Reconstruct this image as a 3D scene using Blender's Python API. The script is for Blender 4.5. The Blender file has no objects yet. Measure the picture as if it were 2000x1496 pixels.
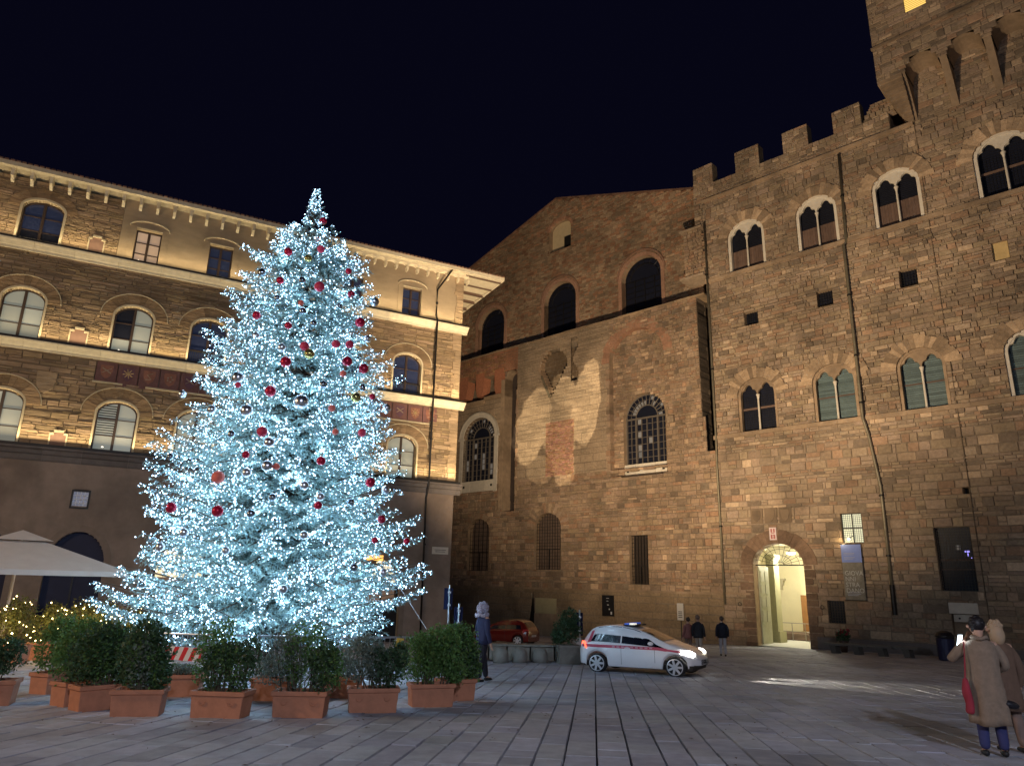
import bpy, math, random
import numpy as np
from mathutils import Matrix, Vector, Euler
R = random.Random(7)
NR = np.random.RandomState(7)
sc = bpy.context.scene
col = sc.collection

# ------------------------------------------------------------ camera
F0, PITCH, ROLL = 1385.0, math.radians(15.75), math.radians(1.37)
aF = Vector((0, math.cos(PITCH), math.sin(PITCH)))
aU0 = Vector((0, -math.sin(PITCH), math.cos(PITCH)))
aX0 = Vector((1, 0, 0))
aR = aX0 * math.cos(ROLL) + aU0 * math.sin(ROLL)
aU = -aX0 * math.sin(ROLL) + aU0 * math.cos(ROLL)
cam_d = bpy.data.cameras.new('camera')
cam_d.sensor_width = 36; cam_d.sensor_fit = 'HORIZONTAL'
cam_d.lens = F0 / 2000 * 36
cam_d.clip_end = 2000; cam_d.clip_start = 0.1
cam = bpy.data.objects.new('camera', cam_d); col.objects.link(cam)
cam.matrix_world = Matrix(((aR.x, aU.x, -aF.x, 0), (aR.y, aU.y, -aF.y, 0), (aR.z, aU.z, -aF.z, 0), (0, 0, 0, 1)))
sc.camera = cam

# ------------------------------------------------------------ night sky
world = bpy.data.worlds.new('World'); sc.world = world; world.use_nodes = True
wn = world.node_tree.nodes; wl = world.node_tree.links
bg = wn['Background']
sky = wn.new('ShaderNodeTexSky'); sky.sky_type = 'NISHITA'; sky.sun_disc = False
sky.sun_elevation = math.radians(-4); sky.sun_rotation = math.radians(200)
sk_mix = wn.new('ShaderNodeMix'); sk_mix.data_type = 'RGBA'; sk_mix.inputs[0].default_value = 0.02
sk_mix.inputs[6].default_value = (0.045, 0.045, 0.16, 1)
wl.new(sky.outputs[0], sk_mix.inputs[7]); wl.new(sk_mix.outputs[2], bg.inputs[0])
bg.inputs[1].default_value = 0.043

sc.view_settings.view_transform = 'Standard'; sc.view_settings.look = 'None'
sc.view_settings.exposure = 0.0; sc.view_settings.gamma = 1.0
sc.view_settings.use_curve_mapping = False
sc.render.engine = 'CYCLES'
sc.cycles.use_denoising = True
sc.cycles.max_bounces = 5; sc.cycles.diffuse_bounces = 3; sc.cycles.glossy_bounces = 3
sc.cycles.transmission_bounces = 4; sc.cycles.transparent_max_bounces = 6
sc.cycles.sample_clamp_indirect = 3.0
sc.cycles.use_light_tree = True

# ------------------------------------------------------------ frames
HC, GS = 1.65, -0.038          # eye height, fall of the piazza away from the camera
def ray(x, y): return aF * F0 + aR * (x - 1000) - aU * (y - 748)
def gz(y): return -HC + GS * y
def ground(x, y):
    r = ray(x, y); t = -HC / (r.z - GS * r.y); return r * t
def at_depth(x, y, Y):
    r = ray(x, y); return r * (Y / r.y)
class Frame:                    # facade frame: X to the right, Y into the wall, Z up
    def __init__(s, ox, oy, ang):
        s.o = Vector((ox, oy, 0)); s.a = math.radians(ang)
        s.X = Vector((math.cos(s.a), math.sin(s.a), 0)); s.Y = Vector((-math.sin(s.a), math.cos(s.a), 0))
    def w(s, x, y, z): return s.o + s.X * x + s.Y * y + Vector((0, 0, z))
    def gz(s, x, y=0): return gz(s.w(x, y, 0).y)
FR = Frame(18.14, 44.79, -43.8)
FL = Frame(-3.2786, 42.0, 27.4)

# ------------------------------------------------------------ lights, seen and unseen
def look(o, tgt):
    d = Vector(tgt) - o.location
    o.rotation_euler = d.to_track_quat('-Z', 'Y').to_euler()
def lamp(name, kind, loc, energy, color, tgt=None, **kw):
    d = bpy.data.lights.new(name, kind); d.energy = energy; d.color = color
    for k, v in kw.items(): setattr(d, k, v)
    o = bpy.data.objects.new(name, d); col.objects.link(o); o.location = loc
    if tgt is not None: look(o, tgt)
    return o
WARM = (1.0, 0.755, 0.49)
# unseen floodlight on the palace fronts, set in the open square without a fixture
lamp('street_floodlight', 'SPOT', (1.0, 26.0, 0.9), 40000, WARM, (1.0 + 24 * .42, 26.0 + 24 * .91, 21.0), spot_size=math.radians(106), spot_blend=0.75, shadow_soft_size=0.25)
# unseen lamps behind and beside the camera; the cool one is added fill
lamp('unseen_piazza_light', 'POINT', (-22.0, 6.0, 7.0), 6000, (1.0, 0.68, 0.40), shadow_soft_size=0.3)
lamp('unseen_piazza_light', 'POINT', (4.0, -10.0, 8.0), 7800, (0.74, 0.8, 1.0), shadow_soft_size=0.4)
lamp('unseen_piazza_light', 'POINT', (26.0, 10.0, 7.0), 500, (1.0, 0.8, 0.55), shadow_soft_size=0.4)
# strips lying on the three cornices of the left palace
for z, e in ((15.36, 210), (10.5, 300), (5.62, 380)):
    p = FL.w(-12.6, -0.36, z + 0.10)
    o = lamp('cornice_light_strip', 'AREA', p, e, (1.0, 0.79, 0.46), FL.w(-12.6, 0.0, z + 1.6), shape='RECTANGLE', size=26.5, size_y=0.05, spread=math.radians(110))
    d = (FL.w(-12.6, 0.0, z + 1.3) - p).normalized()
    zz = -d; xx = FL.X; yy = zz.cross(xx)
    o.matrix_world = Matrix(((xx.x, yy.x, zz.x, p.x), (xx.y, yy.y, zz.y, p.y), (xx.z, yy.z, zz.z, p.z), (0, 0, 0, 1)))

# ------------------------------------------------------------ materials
MATS = {}
def mat(name, base=(0.5, 0.5, 0.5), rough=0.7, metal=0.0, tint=False, noise=0.0, nscale=3.0, bump=0.0, bscale=20.0,
        emit=None, estr=0.0, spec=0.4, coat=0.0, dirt=0.0, stretch=(1, 1, 1), rvar=0.0, extra=None):
    if name in MATS: return MATS[name]
    m = bpy.data.materials.new(name); m.use_nodes = True; nt = m.node_tree; N = nt.nodes; L = nt.links
    b = N['Principled BSDF']
    b.inputs['Base Color'].default_value = (*base, 1); b.inputs['Roughness'].default_value = rough
    b.inputs['Metallic'].default_value = metal; b.inputs['Specular IOR Level'].default_value = spec
    b.inputs['Coat Weight'].default_value = coat
    geo = N.new('ShaderNodeNewGeometry')
    mp = N.new('ShaderNodeMapping'); mp.inputs['Scale'].default_value = stretch
    tc = N.new('ShaderNodeTexCoord')
    L.new(tc.outputs['Object'], mp.inputs['Vector'])
    cur = None
    def rgb():
        r = N.new('ShaderNodeRGB'); r.outputs[0].default_value = (*base, 1); return r.outputs[0]
    def mul(a, b2, f=1.0):
        x = N.new('ShaderNodeMix'); x.data_type = 'RGBA'; x.blend_type = 'MULTIPLY'; x.inputs[0].default_value = f
        L.new(a, x.inputs[6]); L.new(b2, x.inputs[7]); return x.outputs[2]
    if tint:
        at = N.new('ShaderNodeAttribute'); at.attribute_name = 'tint'
        cur = mul(rgb(), at.outputs['Color'])
    if noise > 0:
        n = N.new('ShaderNodeTexNoise'); n.inputs['Scale'].default_value = nscale; n.inputs['Detail'].default_value = 6; n.inputs['Roughness'].default_value = 0.65
        L.new(mp.outputs[0], n.inputs['Vector'])
        mr = N.new('ShaderNodeMapRange'); mr.inputs[1].default_value = 0.25; mr.inputs[2].default_value = 0.75
        mr.inputs[3].default_value = 1 - noise; mr.inputs[4].default_value = 1 + noise
        L.new(n.outputs['Fac'], mr.inputs[0])
        cur = mul(cur or rgb(), mr.outputs[0])
    if dirt > 0:                     # broad stains
        n = N.new('ShaderNodeTexNoise'); n.inputs['Scale'].default_value = 0.28; n.inputs['Detail'].default_value = 5
        n.inputs['Distortion'].default_value = 0.6
        L.new(mp.outputs[0], n.inputs['Vector'])
        mr = N.new('ShaderNodeMapRange'); mr.inputs[1].default_value = 0.38; mr.inputs[2].default_value = 0.62
        mr.inputs[3].default_value = 1 - dirt; mr.inputs[4].default_value = 1 + dirt * 0.45
        L.new(n.outputs['Fac'], mr.inputs[0])
        cur = mul(cur or rgb(), mr.outputs[0])
    if cur is not None: L.new(cur, b.inputs['Base Color'])
    if rvar > 0:
        n = N.new('ShaderNodeTexNoise'); n.inputs['Scale'].default_value = 2.2; n.inputs['Detail'].default_value = 5
        L.new(tc.outputs['Object'], n.inputs['Vector'])
        mr = N.new('ShaderNodeMapRange'); mr.inputs[1].default_value = 0.3; mr.inputs[2].default_value = 0.7
        mr.inputs[3].default_value = rough - rvar; mr.inputs[4].default_value = rough + rvar
        L.new(n.outputs['Fac'], mr.inputs[0]); L.new(mr.outputs[0], b.inputs['Roughness'])
    if bump > 0:
        n = N.new('ShaderNodeTexNoise'); n.inputs['Scale'].default_value = bscale; n.inputs['Detail'].default_value = 7; n.inputs['Roughness'].default_value = 0.7
        L.new(mp.outputs[0], n.inputs['Vector'])
        bp = N.new('ShaderNodeBump'); bp.inputs['Strength'].default_value = 1.0; bp.inputs['Distance'].default_value = bump
        L.new(n.outputs['Fac'], bp.inputs['Height']); L.new(bp.outputs[0], b.inputs['Normal'])
    if emit is not None:
        b.inputs['Emission Color'].default_value = (*emit, 1); b.inputs['Emission Strength'].default_value = estr
        if tint:
            at2 = N.new('ShaderNodeAttribute'); at2.attribute_name = 'tint'
            e = N.new('ShaderNodeRGB'); e.outputs[0].default_value = (*emit, 1)
            L.new(mul(e.outputs[0], at2.outputs['Color']), b.inputs['Emission Color'])
    MATS[name] = m
    return m
STONE = mat('pietraforte_stone', (0.315, 0.235, 0.16), 0.9, tint=True, noise=0.3, nscale=6, bump=0.04, bscale=8, dirt=0.28)
JOINT = mat('old_mortar', (0.23, 0.175, 0.12), 0.95, noise=0.4, nscale=4, bump=0.02, bscale=12, dirt=0.3)
SMOOTHST = mat('dressed_stone', (0.31, 0.22, 0.14), 0.85, tint=True, noise=0.25, nscale=2.5, bump=0.012, bscale=10, dirt=0.3)
BRICK = mat('brick', (0.35, 0.2, 0.13), 0.9, tint=True, noise=0.3, nscale=6, bump=0.015, bscale=14, dirt=0.2)
MARBLE = mat('pale_marble', (0.6, 0.54, 0.44), 0.6, tint=True, noise=0.14, nscale=3, bump=0.004, bscale=14)
RUBBLE = mat('rough_sandstone', (0.33, 0.24, 0.15), 0.92, tint=True, noise=0.4, nscale=2.2, bump=0.07, bscale=3.2, dirt=0.25, stretch=(0.55, 1, 3.2))
RJOINT = mat('rough_sandstone_joint', (0.2, 0.145, 0.09), 0.95, noise=0.4, nscale=3, bump=0.03, bscale=6, dirt=0.2, stretch=(0.5, 1, 3.0))
PLASTER = mat('tan_plaster', (0.34, 0.26, 0.165), 0.85, noise=0.16, nscale=2.0, bump=0.008, bscale=12, dirt=0.22, stretch=(0.6, 1, 1.6))
DPLASTER = mat('brown_plaster', (0.25, 0.19, 0.15), 0.85, noise=0.2, nscale=1.5, bump=0.008, bscale=10, dirt=0.3)
CORNICE = mat('cornice_stone', (0.62, 0.54, 0.38), 0.75, tint=True, noise=0.16, nscale=4, bump=0.006, bscale=16)
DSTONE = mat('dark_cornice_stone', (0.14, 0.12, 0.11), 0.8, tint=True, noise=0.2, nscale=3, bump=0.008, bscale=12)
METALD = mat('dark_iron', (0.03, 0.028, 0.027), 0.5, metal=0.6, noise=0.2)
LEAD = mat('weathered_pipe', (0.22, 0.19, 0.13), 0.55, metal=0.5, noise=0.25)
FRAMEB = mat('dark_brown_window_frame', (0.04, 0.025, 0.018), 0.5, noise=0.2)
GLASSD = mat('dark_window_glass', (0.012, 0.014, 0.025), 0.4, spec=0.15, noise=0.15)
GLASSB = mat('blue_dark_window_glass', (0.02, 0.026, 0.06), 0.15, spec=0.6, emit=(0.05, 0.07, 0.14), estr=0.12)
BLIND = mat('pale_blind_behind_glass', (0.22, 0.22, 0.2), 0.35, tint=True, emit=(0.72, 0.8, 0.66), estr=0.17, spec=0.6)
WARMP = mat('curtained_lit_pane', (0.4, 0.3, 0.22), 0.35, tint=True, emit=(0.8, 0.55, 0.4), estr=0.22, spec=0.6)
SHUTTER = mat('brown_shutter_board', (0.12, 0.075, 0.055), 0.7, tint=True, noise=0.25)
GREENSL = mat('grey_green_blind_slat', (0.10, 0.14, 0.14), 0.45, tint=True, noise=0.2)
ROOFT = mat('roof_tile', (0.2, 0.11, 0.07), 0.9, tint=True, noise=0.3)
TERRA = mat('terracotta', (0.47, 0.2, 0.115), 0.8, noise=0.18, nscale=5, bump=0.003, bscale=30, dirt=0.15)
SOIL = mat('soil', (0.03, 0.022, 0.016), 0.95, bump=0.02, bscale=30)
SLAB = mat('grey_stone_slab', (0.36, 0.37, 0.41), 0.76, tint=True, noise=0.22, nscale=3.5, bump=0.006, bscale=22, dirt=0.25, rvar=0.16, spec=0.35)
PAVEJ = mat('paving_joint_sand', (0.085, 0.083, 0.088), 0.95, noise=0.3, bump=0.01, bscale=30)
GREYST = mat('grey_stone', (0.24, 0.22, 0.19), 0.85, tint=True, noise=0.2, nscale=6, bump=0.008, bscale=20)

# ------------------------------------------------------------ mesh helpers
def link(o, parent=None):
    col.objects.link(o)
    if parent is not None: o.parent = parent
    return o
def tag(o, label=None, cat=None, group=None, kind=None):
    if label: o['label'] = label
    if cat: o['category'] = cat
    if group: o['group'] = group
    if kind: o['kind'] = kind
    return o
def empty(name, loc=(0, 0, 0), rz=0.0, parent=None):
    o = bpy.data.objects.new(name, None); o.empty_display_size = 0.3
    link(o, parent); o.location = loc; o.rotation_euler = (0, 0, rz); return o
def thing(name, label, cat, loc=(0, 0, 0), rz=0.0, group=None):
    return tag(empty(name, loc, rz), label, cat, group)
class G:
    def __init__(s): s.v = []; s.f = []; s.t = []
    def add(s, vs, fs, t=(1, 1, 1)):
        n = len(s.v); s.v += [tuple(v) for v in vs]; s.f += [tuple(i + n for i in f) for f in fs]
        if not hasattr(t, '__len__'): t = (t, t, t)
        s.t += [t] * len(vs)
    def box(s, x0, x1, y0, y1, z0, z1, t=1.0):
        s.add([(x0, y0, z0), (x1, y0, z0), (x1, y1, z0), (x0, y1, z0), (x0, y0, z1), (x1, y0, z1), (x1, y1, z1), (x0, y1, z1)],
              [(0, 1, 5, 4), (1, 2, 6, 5), (2, 3, 7, 6), (3, 0, 4, 7), (4, 5, 6, 7), (0, 3, 2, 1)], t)
    def stone(s, x0, x1, z0, z1, yf, yb, b, t=1.0, j=0.0):
        r = lambda: R.uniform(-j, j)
        k = min(x1 - x0, z1 - z0) * .07; q = [R.uniform(0, k) for _ in range(8)]
        s.add([(x0, yb, z0), (x1, yb, z0), (x1, yb, z1), (x0, yb, z1),
               (x0 + b + q[0], yf + r(), z0 + b + q[1]), (x1 - b - q[2], yf + r(), z0 + b + q[3]), (x1 - b - q[4], yf + r(), z1 - b - q[5]), (x0 + b + q[6], yf + r(), z1 - b - q[7])],
              [(4, 5, 6, 7), (0, 1, 5, 4), (1, 2, 6, 5), (2, 3, 7, 6), (3, 0, 4, 7)], t)
    def stone_plain(s, x0, x1, z0, z1, yf, yb, b, t=1.0, j=0.0):
        r = lambda: R.uniform(-j, j)
        s.add([(x0, yb, z0), (x1, yb, z0), (x1, yb, z1), (x0, yb, z1),
               (x0 + b, yf + r(), z0 + b), (x1 - b, yf + r(), z0 + b), (x1 - b, yf + r(), z1 - b), (x0 + b, yf + r(), z1 - b)],
              [(4, 5, 6, 7), (0, 1, 5, 4), (1, 2, 6, 5), (2, 3, 7, 6), (3, 0, 4, 7)], t)
    def prism(s, poly, y0, y1, t=1.0):      # polygon in X-Z (counter-clockwise seen from -Y), extruded in Y
        n = len(poly)
        s.add([(x, y0, z) for x, z in poly] + [(x, y1, z) for x, z in poly],
              [tuple(range(n))] + [tuple(range(2 * n - 1, n - 1, -1))] + [(i, i + n, (i + 1) % n + n, (i + 1) % n) for i in range(n)], t)
    def tube(s, pts, r, n=8, t=1.0, cap=True):
        pts = [Vector(p) for p in pts]; rr = r if hasattr(r, '__len__') else [r] * len(pts)
        vs = []; fs = []
        for i, p in enumerate(pts):
            d = (pts[min(i + 1, len(pts) - 1)] - pts[max(i - 1, 0)]).normalized()
            a = d.orthogonal().normalized() if abs(d.z) > 0.99 else d.cross(Vector((0, 0, 1))).normalized()
            b = d.cross(a)
            for k in range(n):
                an = 2 * math.pi * k / n
                vs.append(p + a * (math.cos(an) * rr[i]) + b * (math.sin(an) * rr[i]))
        for i in range(len(pts) - 1):
            for k in range(n):
                fs.append((i * n + k, i * n + (k + 1) % n, (i + 1) * n + (k + 1) % n, (i + 1) * n + k))
        if cap:
            fs.append(tuple(range(n - 1, -1, -1))); fs.append(tuple(range((len(pts) - 1) * n, len(pts) * n)))
        s.add(vs, fs, t)
    def lathe(s, prof, c=(0, 0, 0), n=16, t=1.0):
        vs = []; fs = []
        for r, z in prof:
            for k in range(n):
                a = 2 * math.pi * k / n; vs.append((c[0] + r * math.cos(a), c[1] + r * math.sin(a), c[2] + z))
        for i in range(len(prof) - 1):
            for k in range(n):
                fs.append((i * n + k, i * n + (k + 1) % n, (i + 1) * n + (k + 1) % n, (i + 1) * n + k))
        fs.append(tuple(range(n - 1, -1, -1))); fs.append(tuple(range((len(prof) - 1) * n, len(prof) * n)))
        s.add(vs, fs, t)
    def sphere(s, c, r, n=12, m=8, t=1.0, sz=1.0):
        prof = [(max(1e-4, r * math.sin(math.pi * i / m)), -r * sz * math.cos(math.pi * i / m)) for i in range(m + 1)]
        s.lathe(prof, c, n, t)
    def build(s, name, m, parent=None, smooth=False, loc=None, rz=None, kind=None):
        me = bpy.data.meshes.new(name); me.from_pydata(s.v, [], s.f)
        if m.name in TINTED:
            at = me.attributes.new('tint', 'FLOAT_COLOR', 'POINT')
            at.data.foreach_set('color', np.array([(*t, 1.0) for t in s.t], dtype=np.float32).ravel())
        me.materials.append(m)
        if smooth: me.polygons.foreach_set('use_smooth', [True] * len(me.polygons))
        me.update()
        o = bpy.data.objects.new(name, me); link(o, parent)
        if loc is not None: o.location = loc
        if rz is not None: o.rotation_euler = (0, 0, rz)
        if kind: o['kind'] = kind
        return o
TINTED = {m.name for m in MATS.values() if any(n.type == 'ATTRIBUTE' for n in m.node_tree.nodes)}
def tmat(*a, **k):
    m = mat(*a, **k)
    if k.get('tint'): TINTED.add(m.name)
    return m
def copy_tree(o, parent=None):
    c = o.copy(); col.objects.link(c)
    if parent is not None: c.parent = parent
    for ch in list(o.children): copy_tree(ch, c)
    return c

# openings -------------------------------------------------------
class Op:
    def __init__(s, x0, x1, z0, zs, rise=0.0): s.x0, s.x1, s.z0, s.zs, s.rise = x0, x1, z0, zs, rise; s.top = zs + rise
    def span(s, z):
        if z < s.z0 or z > s.top: return None
        if z <= s.zs or s.rise <= 0: return (s.x0, s.x1)
        h = (s.x1 - s.x0) / 2 * math.sqrt(max(0.0, 1 - ((z - s.zs) / s.rise) ** 2)); c = (s.x0 + s.x1) / 2
        return (c - h, c + h) if h > 0.03 else None
def rows(z0, z1, hmin, hmax, keys=()):
    ks = sorted([z0, z1] + [k for k in keys if z0 + 0.05 < k < z1 - 0.05]); out = []
    for a, b in zip(ks[:-1], ks[1:]):
        if b - a < 0.03: continue
        n = max(1, round((b - a) / R.uniform((hmin + hmax) / 2 * 0.95, (hmin + hmax) / 2 * 1.05)))
        e = [R.choice([hmin * .7, hmin, (hmin + hmax) / 2, hmax, hmax * 1.25]) * R.uniform(.9, 1.1) for _ in range(n)]; s = (b - a) / sum(e); z = a
        for h in e: out.append((z, z + h * s)); z += h * s
    return out
def free(z0, z1, xl, xr, ops):
    seg = [(xl, xr)]; zm = (z0 + z1) / 2
    for o in ops:
        sp = o.span(zm)
        if not sp: continue
        ns = []
        for a, b in seg:
            if sp[1] <= a or sp[0] >= b: ns.append((a, b)); continue
            if sp[0] - a > 0.02: ns.append((a, sp[0]))
            if b - sp[1] > 0.02: ns.append((sp[1], b))
        seg = ns
    return seg
def masonry(stones, back, z0, z1, xl, xr, ops, h, w, proud, y=0.0, joint=0.006, palette=None, bev=0.012, jit=0.006, keys=None):
    """stones: list of (x0,x1,z0,z1,yf,tint) ; back: G of recessed backing strips"""
    kk = keys if keys is not None else [o.z0 for o in ops] + [o.top for o in ops]
    for a, b in rows(z0, z1, h[0], h[1], kk):
        xa = xl((a + b) / 2) if callable(xl) else xl; xb = xr((a + b) / 2) if callable(xr) else xr
        for s0, s1 in free(a, b, xa, xb, ops):
            back.add([(s0, y + 0.024, a), (s1, y + 0.024, a), (s1, y + 0.024, b), (s0, y + 0.024, b)], [(0, 1, 2, 3)])
            x = s0; first = True
            while x < s1 - 1e-4:
                ww = R.uniform(*w) * (R.uniform(0.4, 1.0) if first else 1); first = False
                e = x + ww
                if s1 - e < w[0] * 0.6: e = s1
                if R.random() < 0.012 and e < s1: x = e; continue          # a putlog hole or a lost stone
                u = R.random(); pr_ = lambda: y - R.uniform(*proud)
                if u < .16 and b - a > .2 and e - x < 1.0:         # two thin stones in the height of one
                    m_ = a + (b - a) * R.uniform(.35, .65); stones.append((x + joint, e - joint, a + joint, m_ - joint, pr_(), palette())); stones.append((x + joint, e - joint, m_ + joint, b - joint, pr_(), palette()))
                elif u < .24 and e - x > .5:                       # a narrow upright beside a longer block
                    m_ = x + (e - x) * R.uniform(.2, .35); stones.append((x + joint, m_ - joint, a + joint, b - joint, pr_(), palette())); stones.append((m_ + joint, e - joint, a + joint, b - joint, pr_(), palette()))
                else:
                    dz = R.uniform(-.018, .018) if b - a > .16 else 0
                    stones.append((x + joint, e - joint, a + joint + max(0, dz), b - joint + min(0, dz), pr_(), palette()))
                x = e
def place_stones(stones, parent, fr, m, name='stone', limit=300, bev=0.012, jit=0.006, back=0.04):
    """the stones that show largest become parts; the rest is one part"""
    def size(s):
        c = fr.w((s[0] + s[1]) / 2, 0, (s[2] + s[3]) / 2)
        v = (c - Vector((0, 0, 0))); f = v.dot(aF)
        if f < 1: return 0
        px = 1000 + F0 * v.dot(aR) / f; py = 748 - F0 * v.dot(aU) / f
        if not (0 < px < 2000 and 0 < py < 1496): return 0
        return (s[1] - s[0]) * (s[3] - s[2]) / v.length_squared
    order = sorted(range(len(stones)), key=lambda i: -size(stones[i]))
    big = set(order[:limit]); rest = G()
    for i, s in enumerate(stones):
        if i in big:
            g = G(); g.stone(s[0], s[1], s[2], s[3], s[4], s[4] + back + 0.06, bev, s[5], jit); g.build(name, m, parent)
        else: rest.stone(s[0], s[1], s[2], s[3], s[4], s[4] + back + 0.06, bev, s[5], jit)
    rest.build(name + 'work', m, parent, kind='stuff')
def ring_poly(x0, x1, zs, rise, th, n):
    c = (x0 + x1) / 2; a = (x1 - x0) / 2; out = []
    for i in range(n + 1):
        an = math.pi * (1 - i / n)
        out.append(((c + a * math.cos(an), zs + rise * math.sin(an)), (c + (a + th) * math.cos(an), zs + (rise + th) * math.sin(an))))
    return out
def voussoirs(parent, o, th, n, y0, y1, m, tints, gap=0.012, joined=False, name='voussoir', thvar=0.0):
    p = ring_poly(o.x0, o.x1, o.zs, o.rise, th, n); gg = G() if joined else None
    for i in range(n):
        (a, b), (c, d) = p[i], p[i + 1]
        q = [a, c, d, b]
        k = 1 + R.uniform(-thvar, thvar)
        q[2] = (c[0] + (d[0] - c[0]) * k, c[1] + (d[1] - c[1]) * k); q[3] = (a[0] + (b[0] - a[0]) * k, a[1] + (b[1] - a[1]) * k)
        cx = sum(t[0] for t in q) / 4; cz = sum(t[1] for t in q) / 4
        q = [(cx + (t[0] - cx) * (1 - gap * 2), cz + (t[1] - cz) * (1 - gap)) for t in q]
        q = q if n else q
        g = gg or G(); g.prism(q, y0 + R.uniform(-0.01, 0.01), y1, tints())
        if not joined: g.build(name, m, parent)
    if joined: return gg.build(name, m, parent, kind='stuff')
def arc_band(g, x0, x1, zs, rise, th, y0, y1, n=20, t=1.0, legs=None):
    """smooth arch trim as one solid strip; legs: z of the feet of its uprights"""
    p = ring_poly(x0, x1, zs, rise, th, n)
    if legs is not None:
        p = [((x0, legs), (x0 - th, legs))] + p + [((x1, legs), (x1 + th, legs))]
    vs = []; fs = []
    for (a, b) in p: vs += [(a[0], y0, a[1]), (b[0], y0, b[1]), (b[0], y1, b[1]), (a[0], y1, a[1])]
    for i in range(len(p) - 1):
        k = i * 4
        for j in range(4):
            fs.append((k + j, k + 4 + j, k + 4 + (j + 1) % 4, k + (j + 1) % 4))
    fs.append((0, 1, 2, 3)); e = (len(p) - 1) * 4; fs.append((e + 3, e + 2, e + 1, e))
    g.add(vs, fs, t)
def arch_fill(g, o, y, n=16, t=1.0, z0=None):
    """flat pane filling an arched opening"""
    z0 = o.z0 if z0 is None else z0
    pts = [(o.x0, z0), (o.x1, z0)]
    c = (o.x0 + o.x1) / 2; a = (o.x1 - o.x0) / 2
    if o.rise > 0: pts += [(c + a * math.cos(math.pi * i / n), o.zs + o.rise * math.sin(math.pi * i / n)) for i in range(n + 1)]
    else: pts += [(o.x1, o.zs), (o.x0, o.zs)]
    g.add([(x, y, z) for x, z in pts], [tuple(range(len(pts)))], t)
def reveal(g, o, y0, y1, n=16, t=1.0, bottom=True):
    pts = [(o.x0, o.z0)]; c = (o.x0 + o.x1) / 2; a = (o.x1 - o.x0) / 2
    if o.rise > 0: pts += [(c - a * math.cos(math.pi * i / n), o.zs + o.rise * math.sin(math.pi * i / n)) for i in range(n + 1)]
    else: pts += [(o.x0, o.zs), (o.x1, o.zs)]
    pts += [(o.x1, o.z0)]
    vs = []; fs = []
    for x, z in pts: vs += [(x, y0, z), (x, y1, z)]
    for i in range(len(pts) - 1): fs.append((i * 2, i * 2 + 1, i * 2 + 3, i * 2 + 2))
    if bottom: e = len(pts) - 1; fs.append((e * 2, e * 2 + 1, 1, 0))
    g.add(vs, fs, t)
def pal_stone():
    r = R.random()
    if r < 0.05: k = R.uniform(1.3, 1.6); return (k, k * 0.98, k * 0.95)
    if r < 0.14: k = R.uniform(0.52, 0.7); return (k, k, k * 1.02)
    if r < 0.28: k = R.uniform(0.75, 1.02); return (k * 1.08, k * 0.93, k * 0.86)
    k = R.uniform(0.78, 1.12); return (k, k * R.uniform(0.96, 1.01), k * R.uniform(0.92, 1.02))
def pal_brick():
    k = R.uniform(0.62, 1.2); w = R.random()
    if w < 0.35: return (k * 1.0, k * 0.72, k * 0.6)
    return (k, k * 0.93, k * 0.85)
def pal_red(): k = R.uniform(0.75, 1.2); return (k, k * R.uniform(0.85, 1.1), k * R.uniform(0.8, 1.1))
def pal_flat(a=0.9, b=1.1):
    def f(): k = R.uniform(a, b); return (k, k, k)
    return f

# ============================================================ GROUND
pav = empty('piazza_pavement', (0, 0, -HC)); pav['kind'] = 'structure'
pav.rotation_euler = Euler((math.atan(GS), 0, 0)).to_matrix().to_4x4().to_euler()
gnd = G(); gnd.add([(-300, -120, -0.055), (300, -120, -0.055), (300, 500, -0.055), (-300, 500, -0.055)], [(0, 1, 2, 3)])
gnd.build('paving_bed', PAVEJ, pav, kind='structure')
AZ = math.radians(-6.7)
slabs = []
sw = 0.385; x = -24.0
while x < 34:
    w = sw * R.uniform(0.9, 1.1)
    y = -3.0 + R.uniform(0, 1)
    while y < 58:
        l = R.uniform(0.45, 1.15)
        cx, cy = x + w / 2, y + l / 2
        wx = cx * math.cos(AZ) - cy * math.sin(AZ); wy = cx * math.sin(AZ) + cy * math.cos(AZ)
        if wy > 2.5 and abs(wx) < wy * 0.95 + 4:
            k = R.uniform(0.88, 1.12); b = R.uniform(0.96, 1.07)
            if R.random() < 0.12: k *= 0.86
            slabs.append((x, x + w, y, y + l, (k, k * R.uniform(0.97, 1.01), k * b), wx, wy, R.uniform(-0.006, 0.006)))
        y += l
    x += w
def slab_geo(g, s):
    j = (0.007 if R.random() < 0.7 else 0.012) * (1 if s[6] < 14 else .6 if s[6] < 20 else .35); b = 0.008
    x0, x1, y0, y1 = s[0] + j, s[1] - j, s[2] + j * 0.8, s[3] - j * 0.8
    P = []
    for (x, y, z) in [(x0, y0, -0.05), (x1, y0, -0.05), (x1, y1, -0.05), (x0, y1, -0.05),
                      (x0 + b, y0 + b, s[7] + R.uniform(-.003, .003)), (x1 - b, y0 + b, s[7] + R.uniform(-.003, .003)), (x1 - b, y1 - b, s[7] + R.uniform(-.003, .003)), (x0 + b, y1 - b, s[7] + R.uniform(-.003, .003))]:
        P.append((x * math.cos(AZ) - y * math.sin(AZ), x * math.sin(AZ) + y * math.cos(AZ), z))
    g.add(P, [(4, 5, 6, 7), (0, 1, 5, 4), (1, 2, 6, 5), (2, 3, 7, 6), (3, 0, 4, 7)], s[4])
def slab_vis(s):
    px, py = s[5], s[6]
    return (s[1] - s[0]) * (s[3] - s[2]) / (px * px + py * py) if (abs(px) < py * 0.73 and py > 7.5) else 0
order = sorted(range(len(slabs)), key=lambda i: -slab_vis(slabs[i])); big = set(order[:300]); rest = G()
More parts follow.
